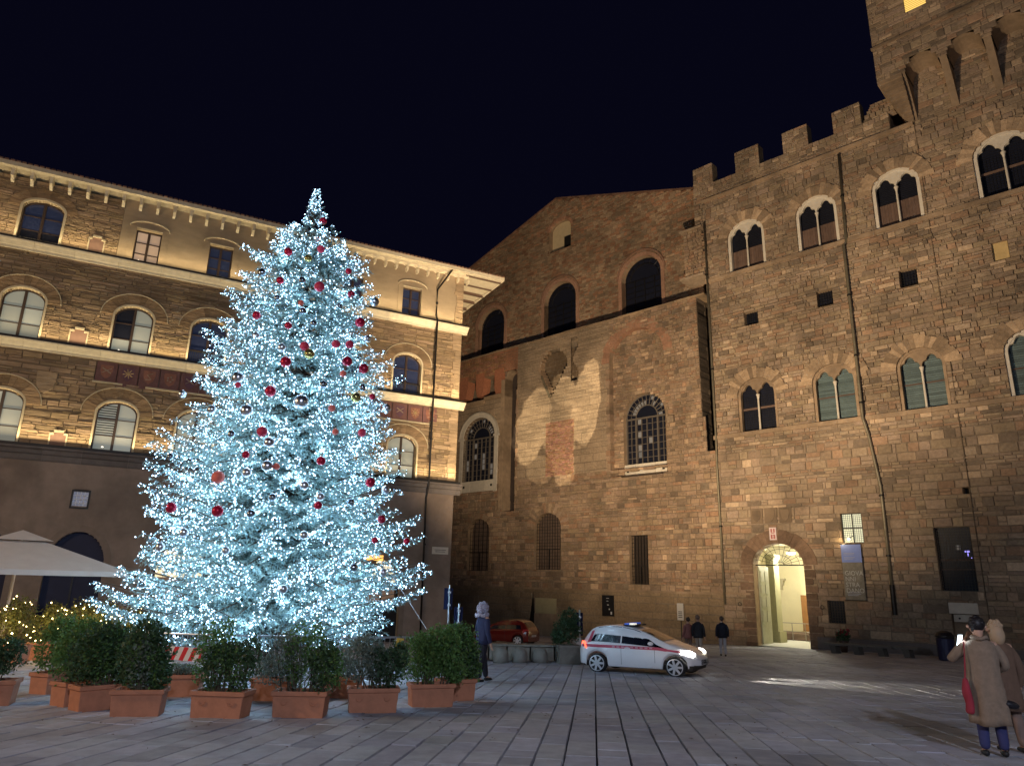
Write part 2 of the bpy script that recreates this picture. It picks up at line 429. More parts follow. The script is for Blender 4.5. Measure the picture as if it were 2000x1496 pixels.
for i, s in enumerate(slabs):
    if i in big: g = G(); slab_geo(g, s); g.build('paving_slab', SLAB, pav)
    else: slab_geo(rest, s)
rest.build('distant_paving', SLAB, pav, kind='stuff')

# ============================================================ RIGHT PALACE (battlemented, with the overhanging gallery)
palace = thing('stone_palace', 'tall rugged stone palace with battlements and overhanging corbelled gallery on the right', 'palace', tuple(FR.o), FR.a)
WX = [(-3.53, -0.77), (1.52, 4.22), (6.43, 9.18), (12.03, 14.95)]     # upper two-light windows
LX = [(-3.52, -0.82), (1.58, 4.24), (6.55, 9.10), (11.92, 14.9)]
UP = [Op(a, b, 21.95, 24.55, 1.22) for a, b in WX]
LO = [Op(a, b, 10.2, 12.68, 1.15) for a, b in LX]
SQ = [Op(a, b, c, d) for a, b, c, d in [(-2.66, -1.66, 17.68, 18.68), (2.41, 3.38, 17.77, 18.85), (7.36, 8.32, 17.75, 18.87)]]
SQL = [Op(12.2, 12.95, 18.0, 19.1)]
DOOR = Op(-3.24, 0.02, -3.6, 1.5, 1.30)
GRID = Op(2.48, 3.66, 2.74, 4.48)
BIGW = Op(7.36, 9.06, 0.15, 3.49)
SMB = Op(1.24, 2.2, -1.82, -0.55)
HOLE = Op(9.03, 9.3, 5.22, 5.57)
NICHE = Op(7.66, 8.88, -2.1, -1.02)
R_OPS = UP + LO + SQ + SQL + [DOOR, GRID, BIGW, SMB, HOLE, NICHE]
st = []; bk = G()
KW = dict(palette=pal_stone)
masonry(st, bk, -4.4, -0.3, -5.4, 19, R_OPS, (0.3, 0.44), (0.5, 1.3), (0.0, 0.025), **KW)
masonry(st, bk, -0.3, 10.0, -5.4, 19, R_OPS, (0.24, 0.42), (0.3, 1.05), (0.0, 0.05), **KW)
masonry(st, bk, 10.0, 21.7, -5.4, 19, R_OPS, (0.17, 0.34), (0.22, 0.95), (0.0, 0.08), **KW)
masonry(st, bk, 21.7, 28.3, -5.4, 19, R_OPS, (0.17, 0.33), (0.22, 0.9), (0.0, 0.07), **KW)
mer = [(-6.06, -4.4), (-2.56, -0.69), (1.07, 2.87), (4.55, 6.38)]
masonry(st, bk, 28.45, 29.8, -6.1, 8.0, [], (0.16, 0.3), (0.3, 0.8), (0.0, 0.05), **KW)
place_stones(st, palace, FR, STONE)
bk.build('wall', JOINT, palace)
body = G()
body.box(-5.4, 19, 0.7, 14, -4.4, 28.3, 1); body.box(-6.1, 8, 0.06, 0.9, 28.3, 29.78, 1)
# the mass behind the doorway is left open for the entrance hall
body2 = G()
body2.box(-5.4, -3.9, 0.7, 3.5, -4.4, 3.2); body2.box(0.9, 19, 0.7, 14, -4.4, 3.2); body2.box(-5.4, 19, 0.7, 14, 3.2, 28.3); body2.box(-6.1, 8, 0.06, 0.9, 28.3, 29.78)
body2.build('wall_core', JOINT, palace)
# reveals
for o in R_OPS: rv = G(); reveal(rv, o, -0.01, 0.72); rv.build('opening_reveal', SMOOTHST, palace)
# string courses
def band(parent, name, x0, x1, z0, z1, y0, y1, m, seg=(1.2, 2.4), t=pal_flat(0.85, 1.1), lip=0.0):
    g = G(); x = x0
    while x < x1:
        e = min(x1, x + R.uniform(*seg)); k = t()
        yy = y0 + R.uniform(-0.008, 0.008)
        g.box(x + 0.004, e - 0.004, yy, y1, z0, z1, k)
        if lip: g.box(x + 0.004, e - 0.004, yy - lip, y1, z1 - (z1 - z0) * 0.35, z1 + 0.01, k)
        x = e
    return g.build(name, m, parent)
band(palace, 'parapet_string_course', -5.45, 9.3, 28.28, 28.5, -0.16, 0.04, SMOOTHST, t=pal_flat(0.95, 1.2))
band(palace, 'upper_sill_course', -5.45, 19, 21.66, 21.94, -0.14, 0.04, SMOOTHST)
band(palace, 'lower_sill_course', -5.45, 19, 9.92, 10.19, -0.14, 0.04, SMOOTHST)
band(palace, 'foot_course', -5.45, -3.5, -0.38, -0.24, -0.07, 0.04, SMOOTHST)
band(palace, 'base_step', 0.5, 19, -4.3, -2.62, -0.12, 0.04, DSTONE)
# merlons
for a, b in mer:
    mm = []; mb = G()
    masonry(mm, mb, 29.8, 31.48, a, b, [], (0.2, 0.32), (0.3, 0.8), (0.0, 0.04), **KW)
    g = G(); g.box(a + 0.02, b - 0.02, 0.03, 0.85, 29.78, 31.49, 0.75)
    for s in mm: g.stone(s[0], s[1], s[2], s[3], s[4], 0.05, 0.012, s[5], 0.005)
    for z0, z1 in rows(29.8, 31.48, .2, .32):       # stones on the right flank
        g.stone(0, 0, 0, 0, 0, 0, 0, 1) if False else None
    g.build('merlon', STONE, palace)
# ragged masonry rising between the last merlon and the gallery
rg = G()
for z0, z1 in rows(29.8, 30.9, .14, .24):
    x = 6.5 + (z0 - 29.8) * 0.5
    while x < 8.3:
        e = x + R.uniform(.25, .5); rg.stone(x, e - .01, z0, z1 - .01, -R.uniform(0, .05), .5, .01, pal_stone(), .006); x = e
rg.build('ragged_parapet', STONE, palace)

# two-light windows
def trefoil(x, cx, a, zs, k=1.0):
    s = abs(x - cx) / a
    if s >= 1: return zs
    z = zs
    if s < 0.52: z = max(z, zs + a * k * (0.62 + 0.62 * math.sqrt(max(0, 1 - (s / 0.52) ** 2)) + 0.12 * (1 - s / 0.52)))
    if s > 0.30: z = max(z, zs + a * k * (0.16 + 0.56 * math.sqrt(max(0, 1 - ((s - 0.52) / 0.48) ** 2))))
    return z
def tympanum(o, th, y0, y1, m, parent, zs_l):
    """plate with two trefoil lights cut from its lower edge"""
    g = G(); c = (o.x0 + o.x1) / 2; a = (o.x1 - o.x0) / 2
    xin0, xin1 = o.x0 + th, o.x1 - th
    la = (xin1 - xin0) / 4 - 0.03; c1 = xin0 + la + 0.005; c2 = xin1 - la - 0.005
    n = 72; P = []
    for i in range(n + 1):
        x = xin0 + (xin1 - xin0) * i / n
        zt = o.zs + (o.rise - 0.0) * math.sqrt(max(0, 1 - ((x - c) / a) ** 2)) - 0.01
        zb = zs_l
        if abs(x - c1) < la: zb = trefoil(x, c1, la, zs_l)
        if abs(x - c2) < la: zb = max(zb, trefoil(x, c2, la, zs_l))
        P.append((x, min(zb, zt - 0.05), zt))
    vs = []; fs = []
    for x, zb, zt in P: vs += [(x, y0, zb), (x, y0, zt), (x, y1, zt), (x, y1, zb)]
    for i in range(n):
        k = i * 4; fs += [(k, k + 4, k + 5, k + 1), (k + 3, k + 7, k + 4, k)]
    g.add(vs, fs, 1.0)
    return g.build('tympanum', m, parent), c1, c2, la
def two_light(parent, o, m, th, style, label=None):
    w = empty('window', (0, 0, 0)); w.parent = parent
    if label: w['label'] = label
    g = G(); arc_band(g, o.x0 + th, o.x1 - th, o.zs, o.rise - th * 0.7, th * 0.98, 0.05, 0.34, 28, 1.0, o.z0)
    g.build('surround', m, w)
    zs_l = o.zs + 0.02
    ty, c1, c2, la = tympanum(o, th, 0.11, 0.3, m, w, zs_l)
    cx = (o.x0 + o.x1) / 2; cg = G()
    cg.lathe([(0.10, 0), (0.10, 0.08), (0.075, 0.14), (0.066, 0.2), (0.06, zs_l - o.z0 - 0.32), (0.07, zs_l - o.z0 - 0.28), (0.11, zs_l - o.z0 - 0.06), (0.13, zs_l - o.z0 - 0.05), (0.13, zs_l - o.z0 + 0.01)], (cx, 0.2, o.z0), 12)
    cg.build('column', MARBLE, w, smooth=False)
    g = G(); arch_fill(g, o, 0.5, 20); g.build('glass', GLASSD, w)
    x0, x1 = o.x0 + th, o.x1 - th
    if style == 'shutter':
        g = G(); zt = o.z0 + (o.zs - o.z0) * 0.66
        x = x0
        while x < x1: e = min(x1, x + 0.17); g.box(x, e - 0.008, 0.40, 0.46, o.z0, zt, pal_flat(.8, 1.2)()); x = e
        g.build('shutter_boards', SHUTTER, w)
        g = G(); z = zt + .12
        while z < o.top: 
            g.box(x0 + .05, x1 - .05, .455, .48, z, z + .03); z += .13
        g.build('louvre', METALD, w)
    elif style == 'bar':
        g = G(); g.box(x0, x1, 0.38, 0.45, o.z0 + (o.zs - o.z0) * 0.62, o.z0 + (o.zs - o.z0) * 0.62 + 0.14, 1.1); g.build('transom', SHUTTER, w)
        g = G(); z = o.z0 + .1
        while z < o.top: g.box(x0, x1, .46, .475, z, z + .02); z += .17
        x = x0
        while x < x1: g.box(x, x + .015, .46, .47, o.z0, o.zs); x += .17
        g.build('grille', METALD, w)
    elif style == 'slats':
        for cc in (c1, c2):
            g = G(); z = o.z0 + 0.03
            while z < o.zs + 1.0:
                hw = la if z < o.zs else la * 0.9
                g.box(cc - hw, cc + hw, 0.42, 0.47, z, z + 0.11, pal_flat(.75, 1.25)()); z += 0.13
            g.build('blind_slats', GREENSL, w)
        g = G(); g.box(x0, x1, 0.36, 0.42, o.z0 + (o.zs - o.z0) * 0.62, o.z0 + (o.zs - o.z0) * 0.62 + 0.08, .8); g.build('transom', SHUTTER, w)
    return w
for o, s in zip(UP, ('shutter', 'shutter', 'shutter', 'bar')): two_light(palace, o, MARBLE, 0.2, s)
for o, s in zip(LO, ('bar', 'slats', 'slats', 'slats')): two_light(palace, o, MARBLE if o is LO[3] else SMOOTHST, 0.17, s)
def pal_vr(): k = R.choice([R.uniform(.7, 1.0), R.uniform(1.1, 1.55)]); return (k, k * .95, k * .88)
for o in UP + LO:
    voussoirs(palace, o, 0.78, 19, -0.10, 0.2, STONE, pal_vr, thvar=0.16)
for o in SQ:
    w = empty('window', parent=palace); g = G(); arch_fill(g, o, .4); g.build('glass', GLASSD, w)
    g = G()
    for i in range(1, 6): xx = o.x0 + (o.x1 - o.x0) * i / 6; g.box(xx - .012, xx + .012, .26, .285, o.z0, o.zs)
    for i in range(1, 6): zz = o.z0 + (o.zs - o.z0) * i / 6; g.box(o.x0, o.x1, .24, .262, zz - .012, zz + .012)
    g.build('grille', METALD, w)
g = G(); arch_fill(g, SQL[0], .12); g.build('yellow_niche', mat('yellow_plaster', (0.5, 0.36, 0.16), 0.85, noise=.15), palace)  # niche back in yellow plaster
g = G(); arch_fill(g, HOLE, .5); g.build('wall_hole', METALD, palace)

# big barred ground window
w = empty('window', parent=palace); g = G(); arch_fill(g, BIGW, .5); g.build('glass', GLASSD, w)
def grille(o, nx, nz, y, parent, r=.014, m=METALD, name='grille'):
    g = G()
    for i in range(nx + 1): xx = o.x0 + .02 + (o.x1 - o.x0 - .04) * i / nx; g.box(xx - r, xx + r, y, y + 2 * r, o.z0, o.zs)
    for i in range(nz + 1): zz = o.z0 + .02 + (o.zs - o.z0 - .04) * i / nz; g.box(o.x0, o.x1, y - 2 * r - .002, y - .002, zz - r, zz + r)
    return g.build(name, m, parent)
grille(BIGW, 11, 22, .2, w)
g = G(); g.box(7.36, 9.06, .36, .42, 1.72, 1.84); g.box(7.36, 9.06, .36, .42, 1.22, 1.3); g.build('transom', SHUTTER, w)
g = G(); g.box(8.2, 8.42, .44, .46, 2.28, 2.55); g.build('paper_notice', mat('white_paper', (.6, .6, .6), .8), w)
g = G(); g.box(8.68, 8.76, .44, .46, 1.95, 2.25); g.box(8.6, 8.85, .44, .46, 2.17, 2.25); g.box(8.84, 8.9, .44, .46, 1.8, 1.9)
g.build('indoor_light', mat('blue_indoor_light', (.1, .1, .2), .5, emit=(.35, .3, 1), estr=1.3), w)
# small window of pale glass lit from inside
w = empty('window', parent=palace); w['label'] = 'lit window of small pale panes above the banner'
LITW = mat('pale_lit_pane', (.5, .5, .4), .4, emit=(.78, .84, .58), estr=.62)
for i in range(2):
    for j in range(2):
        g = G(); xa = 2.52 + i * .57; za = 2.8 + j * .85; g.box(xa, xa + .54, .2, .22, za, za + .8); g.build('pane', LITW, w)
g = G(); g.box(3.05, 3.1, .13, .22, 2.74, 4.48); g.box(2.48, 3.66, .13, .22, 3.59, 3.65)
for a, b, c, d in ((2.48, 3.66, 2.74, 2.79), (2.48, 3.66, 4.43, 4.48)): g.box(a, b, .12, .22, c, d)
g.box(2.48, 2.52, .12, .22, 2.74, 4.48); g.box(3.62, 3.66, .12, .22, 2.74, 4.48); g.build('frame', METALD, w)
grille(Op(2.5, 3.64, 2.76, 4.46), 10, 15, .08, w, .008)
# small barred cellar window
w = empty('window', parent=palace); g = G(); arch_fill(g, SMB, .35); g.build('glass', GLASSD, w); grille(SMB, 6, 8, .1, w)
# stone niche and dressed block at the lower right
nb = empty('stone_niche', parent=palace)
g = G(); g.box(7.6, 8.95, -.14, .02, -1.0, -.45, .9); g.build('lintel', MARBLE, nb)
g = G(); arch_fill(g, NICHE, .3); g.build('back', SMOOTHST, nb)
g = G(); g.box(7.75, 8.8, -.02, .28, -1.42, -1.05, .75); g.build('spout_slab', MARBLE, nb)
g = G(); g.lathe([(.07, 0), (.07, .02)], (0, 0, 0), 10)
for xx in (8.02, 8.5):
    g = G(); g.lathe([(.055, -.03), (.055, 0)], (0, 0, 0), 10); k = g.build('spout', METALD, nb); k.location = (xx, -.03, -1.24); k.rotation_euler = (math.pi / 2, 0, 0)
# seam in the wall: the vertical joint of the tower block
g = G(); z = -2.6
while z < 28: g.box(9.335, 9.375, -.075, .03, z, z + 1.2, R.uniform(.3, .5)); z += 1.22
g.build('seam', SMOOTHST, palace)
# drain pipes
def pipe(parent, name, pts, r, m, bands=()):
    p = empty(name, parent=parent); g = G(); g.tube(pts, r, 10); g.build('pipe', m, p, smooth=True)
    g = G()
    for b in bands: g.tube([(b[0], b[1], b[2] - .05), (b[0], b[1], b[2] + .05)], r * 1.45, 10)
    if bands: g.build('clamp', METALD, p)
    return p
pipe(palace, 'drain_pipe', [(4.78, -.15, 28.1), (4.62, -.15, 21.7), (4.47, -.28, 21.5), (4.45, -.28, 10.0), (4.62, -.14, 9.0), (4.95, -.14, 5.9), (4.92, -.14, -.9)], .085, LEAD, [(4.7, -.15, 25), (4.46, -.28, 18), (4.46, -.28, 14), (4.46, -.28, 11), (4.93, -.14, 5.4), (4.93, -.14, 2.0)])
g = G(); g.tube([(4.93, -.14, .4), (4.92, -.14, -1.2)], .125, 10); g.build('pipe_guard', METALD, palace)
pipe(palace, 'drain_pipe', [(-5.22, -.16, 26.6), (-5.25, -.16, 9.9), (-5.3, -.14, 8), (-5.28, -.14, -1.0)], .075, LEAD, [(-5.25, -.16, 22.3), (-5.25, -.16, 15), (-5.28, -.14, 4)])
# rings, house number plate, carved shields over the door
for xx in (-4.28, .93):
    g = G()
    pts = [(.0 + .11 * math.cos(a * math.pi / 6), -.05, .11 * math.sin(a * math.pi / 6)) for a in range(13)]
    g.tube(pts, .018, 6, cap=False); k = g.build('iron_ring', METALD, palace); k.location = (xx, -.03, -.95)
WHITEP = mat('white_enamel', (.62, .5, .48), .5, noise=.08)
g = G(); g.box(-1.95, -1.5, -.12, -.06, 3.02, 3.8); nplate = g.build('emblem_plate', WHITEP, palace)
g = G(); rd = mat('faded_red_paint', (.35, .09, .08), .7)
for a, b, c, d in ((-1.86, -1.77, 3.5, 3.72), (-1.68, -1.59, 3.5, 3.72), (-1.84, -1.61, 3.44, 3.48), (-1.86, -1.77, 3.1, 3.36), (-1.68, -1.59, 3.1, 3.36), (-1.765, -1.685, 3.14, 3.18), (-1.765, -1.685, 3.28, 3.32)): g.box(a, b, -.13, -.118, c, d)
g.build('emblem', rd, nplate)
for i in range(3):
    xx = -2.75 + i * .95; g = G(); g.box(xx - .4, xx + .4, -.075, .03, 4.08, 5.05, .55)
    sh = [(0, -.38), (.2, -.22), (.27, .05), (.27, .34), (-.27, .34), (-.27, .05), (-.2, -.22)]
    g.prism([(xx + a, 4.56 + b) for a, b in sh], -.12, -.06, .42 + .15 * i); g.build('carved_shield', SMOOTHST, palace)
# archway voussoirs
def pal_door(): k = R.uniform(.45, .7); return (k * 1.05, k * .9, k * .85)
voussoirs(palace, DOOR, .85, 15, -.06, .7, STONE, pal_door, thvar=.05)
g = G()
for s in (-1, 1):
    z = -3.7
    while z < 1.45:
        h = R.uniform(.35, .55); z1 = min(z + h, 1.5); xa, xb = (DOOR.x0 - R.uniform(.5, .95), DOOR.x0) if s < 0 else (DOOR.x1, DOOR.x1 + R.uniform(.5, .95))
        g.stone(xa, xb, z, z1 - .012, -.065, .6, .012, pal_door(), .004); z = z1
g.build('door_quoins', STONE, palace, kind='stuff')
# upper gallery on corbels
GY = -1.8
GX0 = 8.0
gal_ops = []
cx = [9.4 + 2.27 * i for i in range(5)]
edges = [(GX0 + .0, cx[0] - .28)]
arches = []
xs = [GX0 - .2] + cx
for a, b in zip(cx[:-1], cx[1:]): arches.append(Op(a + .25, b - .25, 30.9, 31.05, .82))
gs = []; gb = G()
masonry(gs, gb, 31.0, 33.45, GX0, 19, arches, (.2, .34), (.3, .9), (0.0, .03), y=GY, palette=pal_stone)
LITG = Op(10.12, 11.28, 35.1, 38.0)
masonry(gs, gb, 33.6, 42.0, GX0, 19, [LITG], (.22, .34), (.35, 1.0), (0.0, .02), y=GY, palette=pal_stone)
gq = G()
for s in gs: gq.stone(s[0], s[1], s[2], s[3], s[4], GY + .05, .01, s[5], .004)
gq.build('gallery_masonry', STONE, palace, kind='stuff'); gb.build('gallery_wall', JOINT, palace)
band(palace, 'gallery_string', GX0 - .08, 19, 33.44, 33.6, GY - .1, GY + .06, SMOOTHST, t=pal_flat(.7, .85))
g = G()
g.box(GX0 + .02, 19, GY + .06, 14, 33.6, 42, .9)            # upper mass
g.box(GX0 + .02, 9.2, GY + .06, 3, 31.0, 33.6, .9)
for a in arches:                                            # soffits of the little arches, running back to the wall
    reveal(g, a, GY + .03, .02, 14, .8, bottom=False)
g.box(GX0 + .02, 19, .0, 14, 31.9, 33.6, .9)
g.build('gallery_mass', SMOOTHST, palace)
g = G()
masn = []; mb2 = G(); masonry(masn, mb2, 28.25, 31.9, 9.37, 19, [], (.22, .34), (.35, .9), (0, .03), palette=pal_stone)
for s in masn: g.stone(s[0], s[1], s[2], s[3], s[4], .05, .01, s[5], .004)
g.build('wall_under_gallery', STONE, palace, kind='stuff'); mb2.build('wall_under_gallery_bed', JOINT, palace)
for i, c in enumerate(cx):
    g = G()
    prof = [(0.0, 28.45), (-.28, 28.95), (-.62, 29.6), (-1.0, 30.2), (-1.4, 30.7), (-1.78, 31.02), (0.0, 31.02)]
    vs = [(c - .19, y, z) for y, z in prof] + [(c + .19, y, z) for y, z in prof]; n = len(prof)
    g.add(vs, [tuple(range(n)), tuple(range(2 * n - 1, n - 1, -1))] + [(i2, (i2 + 1) % n, (i2 + 1) % n + n, i2 + n) for i2 in range(n)], .7)
    g.build('corbel', SMOOTHST, palace)
g = G()                                                      # the corner corbel, swinging out to the left
for k in range(10):
    f0, f1 = k / 10, (k + 1) / 10
    xo = 9.3 - 1.28 * f1 ** .8; yo = -1.8 * f1 ** .8
    g.box(xo, 9.42, yo, .4, 28.45 + 2.6 * f0, 28.45 + 2.6 * f1, R.uniform(.7, .9))
g.build('corner_corbel', SMOOTHST, palace)
w = empty('window', parent=palace); w['label'] = 'brightly lit yellow window at the top of the gallery'
g = G(); arch_fill(g, LITG, GY + .05); g.build('blind', mat('yellow_lit_blind', (.6, .45, .15), .6, emit=(1.0, .66, .16), estr=1.0), w)
g = G()
for i in range(1, 12): zz = 35.1 + i * .13; g.box(10.12, 11.28, GY + .02, GY + .04, zz, zz + .02)
g.build('blind_rail', mat('blind_rail', (.5, .35, .1), .6), w)
gm = G(); reveal(gm, LITG, GY, GY + .32); gm.build('reveal', SMOOTHST, w)
g = G(); g.box(7.85, 8.15, -1.0, -.6, 31.4, 31.9); g.tube([(8.0, -.8, 31.6), (8.4, -.6, 31.3)], .04, 6); g.build('gallery_spotlight_case', LEAD, palace)
# roof edge seen behind the merlons
g = G(); g.box(6.4, 9.0, 2.0, 5.0, 28.3, 31.2); g.build('rear_roof_edge', ROOFT, palace)

# entrance hall seen through the doorway
CREAM = mat('cream_hall_plaster', (.62, .56, .36), .8, noise=.06, nscale=1.5)
HALLF = mat('pale_hall_floor', (.5, .5, .45), .5, noise=.1)
hall = empty('entrance_hall', parent=palace)
hz0, hz1 = -3.36, 3.1
g = G(); g.add([(-9, 0.0, hz0), (.6, 0.0, hz0), (.6, 12, hz0), (-9, 12, hz0)], [(0, 1, 2, 3)]); g.build('hall_floor', HALLF, hall)
g = G(); g.add([(-9, 9.5, hz0), (.6, 9.5, hz0), (.6, 9.5, hz1), (-9, 9.5, hz1)], [(0, 1, 2, 3)])
g.add([(-3.88, .7, hz0), (-3.88, 3.6, hz0), (-3.88, 3.6, hz1), (-3.88, .7, hz1)], [(3, 2, 1, 0)])
g.add([(-9, 3.6, hz0), (-3.88, 3.6, hz0), (-3.88, 3.6, hz1), (-9, 3.6, hz1)], [(0, 1, 2, 3)])
g.add([(.6, .7, hz0), (.6, 9.5, hz0), (.6, 9.5, hz1), (.6, .7, hz1)], [(0, 1, 2, 3)])
g.add([(-9, .72, hz1), (.9, .72, hz1), (.9, 9.5, hz1), (-9, 9.5, hz1)], [(3, 2, 1, 0)])
g.build('hall_wall', CREAM, hall)
g = G(); g.box(-4.1, -3.35, 3.3, 4.1, hz0, 2.3); g.box(-4.2, -3.25, 3.2, 4.2, 2.0, 2.3); g.box(-4.2, -3.2, 3.2, 4.25, hz0, hz0 + .7); g.build('pier', mat('grey_green_pier', (.3, .29, .17), .8, noise=.1), hall)
BROWND = mat('brown_wood_door', (.25, .12, .04), .5, noise=.15)
g = G(); g.box(-4.15, -3.3, 9.38, 9.48, hz0 + .5, -.35); d = g.build('inner_door', BROWND, hall)
g = G(); g.box(-4.3, -4.15, 9.36, 9.49, hz0 + .5, -.2); g.box(-3.3, -3.15, 9.36, 9.49, hz0 + .5, -.2); g.box(-4.3, -3.15, 9.36, 9.49, -.35, -.2); g.build('door_frame', CREAM, d)
g = G(); g.box(-5.9, -5.2, 9.2, 9.5, .65, .8); g.box(-5.75, -5.35, 9.25, 9.5, .3, .65); g.box(-5.65, -5.45, 9.3, 9.5, 0.0, .3); g.build('wall_bracket', mat('grey_bracket', (.4, .36, .24), .8), hall)
g = G(); g.box(-9, .5, 6.5, 9.5, hz0 + .02, hz0 + .45); g.build('hall_dais', mat('dark_step', (.12, .08, .06), .7), hall)
g = G()
for xx in (-4.6, -3.7, -2.8, -1.9): g.tube([(xx, 6.4, hz0), (xx, 6.4, hz0 + 1.15)], .03, 6)
g.tube([(-5, 6.4, hz0 + 1.15), (-1.5, 6.4, hz0 + 1.15)], .03, 6); g.tube([(-5, 6.4, hz0 + .6), (-1.5, 6.4, hz0 + .6)], .02, 6)
g.build('hand_rail', mat('steel_rail', (.3, .28, .25), .4, metal=.7), hall)
g = G(); g.lathe([(.02, 0), (.25, .05), (.3, .12), (.02, .14)], (-2.8, 5.0, 2.35), 12); g.build('hall_ceiling_lamp', mat('lamp_globe', (.9, .9, .85), .4, emit=(1, .97, .85), estr=14), hall)
lamp('hall_lamp_light', 'POINT', FR.w(-2.6, 5.0, 1.9), 1250, (1.0, .93, .74), shadow_soft_size=.25)
lamp('hall_lamp_light', 'POINT', FR.w(-1.2, 1.6, 2.2), 110, (1.0, .96, .74), shadow_soft_size=.15)
# the open leaf and the fanlight
LEAFM = mat('pale_green_grey_door', (.36, .36, .26), .6, noise=.15)
lf = empty('door_leaf', parent=palace)
g = G(); g.box(-3.22, -3.14, .55, 1.95, hz0 + .04, 1.42)
for k, (z0, z1) in enumerate(((-3.2, -2.3), (-2.0, -1.3), (-1.05, -.25), (0, .6), (.75, 1.25))):
    pass
g.build('leaf_board', LEAFM, lf)
for (z0, z1) in ((-2.0, -1.3), (-1.1, -.45), (-.3, .3), (.45, 1.15)):
    for (y0, y1) in ((.66, 1.18), (1.3, 1.84)):
        g = G(); g.box(-3.13, -3.09, y0, y1, z0, z1); g.build('raised_panel', LEAFM, lf)
fan = empty('fanlight', parent=palace); cxd = -1.61
g = G()
for i in range(1, 12):
    a = math.pi * i / 12; g.tube([(cxd + .2 * math.cos(a), .4, 1.5 + .16 * math.sin(a)), (cxd + 1.62 * math.cos(a), .4, 1.5 + 1.29 * math.sin(a))], .014, 5)
for rr in (.2, .62, 1.02, 1.36):
    g.tube([(cxd + rr * 1.2 * math.cos(math.pi * i / 20), .4, 1.5 + rr * .96 * math.sin(math.pi * i / 20)) for i in range(21)], .014, 5)
g.box(-3.24, .02, .36, .44, 1.46, 1.53); g.build('iron_bars', METALD, fan)

# banner hanging beside the door with its lamp
ban = thing('exhibition_banner', 'vertical blue and grey exhibition banner hanging on the palace wall right of the doorway', 'banner', tuple(FR.w(2.96, -.25, 2.65)), FR.a)
BLUE = mat('banner_blue', (.16, .22, .5), .7, noise=.06)
BGREY = mat('banner_grey_print', (.17, .155, .125), .7, noise=.45, nscale=2.5)
g = G(); g.box(-.56, .56, -.01, .01, -1.02, 0); g.build('blue_panel', BLUE, ban)
g = G(); g.box(-.56, .56, -.01, .01, -3.14, -1.022); g.build('grey_panel', BGREY, ban)
g = G(); g.tube([(-.6, 0, .02), (.6, 0, .02)], .025, 6); g.tube([(-.6, 0, -3.14), (.6, 0, -3.14)], .02, 6); g.build('rod', METALD, ban)
LETT = mat('pale_print', (.4, .4, .37), .7)
def text(s, size, loc, rot, m, parent, name='lettering', ext=.004, align='LEFT', sx=1.0):
    c = bpy.data.curves.new(name, 'FONT'); c.body = s; c.size = size; c.extrude = ext; c.align_x = align; c.space_line = .9
    o = bpy.data.objects.new(name, c); col.objects.link(o)
    dg = bpy.context.evaluated_depsgraph_get(); me = bpy.data.meshes.new_from_object(o.evaluated_get(dg))
    bpy.data.objects.remove(o)
    me.materials.clear(); me.materials.append(m)
    k = bpy.data.objects.new(name, me); link(k, parent); k.location = loc; k.rotation_euler = rot; k.scale = (sx, 1, 1); return k
text('GIOVA\nNNI\nSTRA\nDANO', .36, (-.47, -.02, -1.75), (math.pi / 2, 0, 0), LETT, ban, sx=.92)
g = G()
for i, (z, l) in enumerate(((-.52, .6), (-.6, .55), (-.76, .6), (-.84, .5), (-2.72, .7), (-2.8, .75), (-2.88, .6))): g.box(-.42, -.42 + l, -.018, -.01, z, z + .03)
g.build('small_print', mat('faint_print', (.3, .32, .4), .7), ban)
bl = thing('wall_lamp', 'small lit spot lamp on a bracket at the top of the blue banner', 'lamp', tuple(FR.w(3.0, -.55, 2.95)), FR.a)
g = G(); g.tube([(.15, .5, .2), (.1, .1, .12), (0, 0, 0)], .02, 6); g.build('arm', METALD, bl)
g = G(); g.sphere((0, 0, -.02), .07, 10, 6); g.build('bulb', mat('warm_bulb', (1, .9, .7), .4, emit=(1, .85, .6), estr=12), bl)
lamp('wall_lamp_light', 'POINT', FR.w(2.5, -.35, 2.85), 22, (1, .72, .36), shadow_soft_size=.05)
lamp('wall_lamp_light', 'SPOT', FR.w(3.0, -.55, 2.9), 30, (1, .95, .9), FR.w(3.0, -.2, 1.4), spot_size=math.radians(80), shadow_soft_size=.05)

# ============================================================ MIDDLE WING with the gable and the old broken front
wing = thing('gabled_palace_wing', 'old brown stone wing with plain gable, ledge and broken arches between the two palaces', 'palace wing', tuple(FR.o), FR.a)
class OpF:
    def __init__(s, f, z0, top): s.f, s.z0, s.top = f, z0, top
    def span(s, z): return s.f(z) if s.z0 <= z <= s.top else None
WL = Op(-31.3, -27.1, 7.95, 13.0, 1.85); WR = Op(-13.35, -9.6, 7.95, 12.6, 1.8)
RECR = Op(-14.3, -9.25, 8.05, 17.3, 2.4)
SLOT = Op(-26.0, -24.45, 6.0, 18.1, 0.7)
UPR = Op(-33.5, -26.0, 16.5, 18.7)
LOW1 = Op(-30.2, -27.47, 1.0, 4.5, .98); LOW2 = Op(-22.13, -19.3, 1.12, 4.6, 1.02); LOW3 = Op(-12.72, -11.12, .14, 3.6)
WHOLE = Op(-26.8, -25.95, 6.2, 7.0)
def funnel(z):
    if z < 18.1: k = (z - 15.5) / 2.6; return (-20.4 - 1.35 * k, -20.4 + 1.75 * k) if k > .04 else None
    h = math.sqrt(max(0, 1 - ((z - 18.1) / 1.6) ** 2)) * 1.55; return (-20.2 - h, -20.2 + h)
FUN = OpF(funnel, 15.5, 19.7)
CLEFT = OpF(lambda z: (-18.3, -17.75 + .3 * math.sin(z * 2.3)), 16.6, 20.3)
TRI = OpF(lambda z: (lambda k: (-22.25 - .55 * k, -22.2 + .38 * k))((-.6 - z) / 3.1), -4.4, -.65)
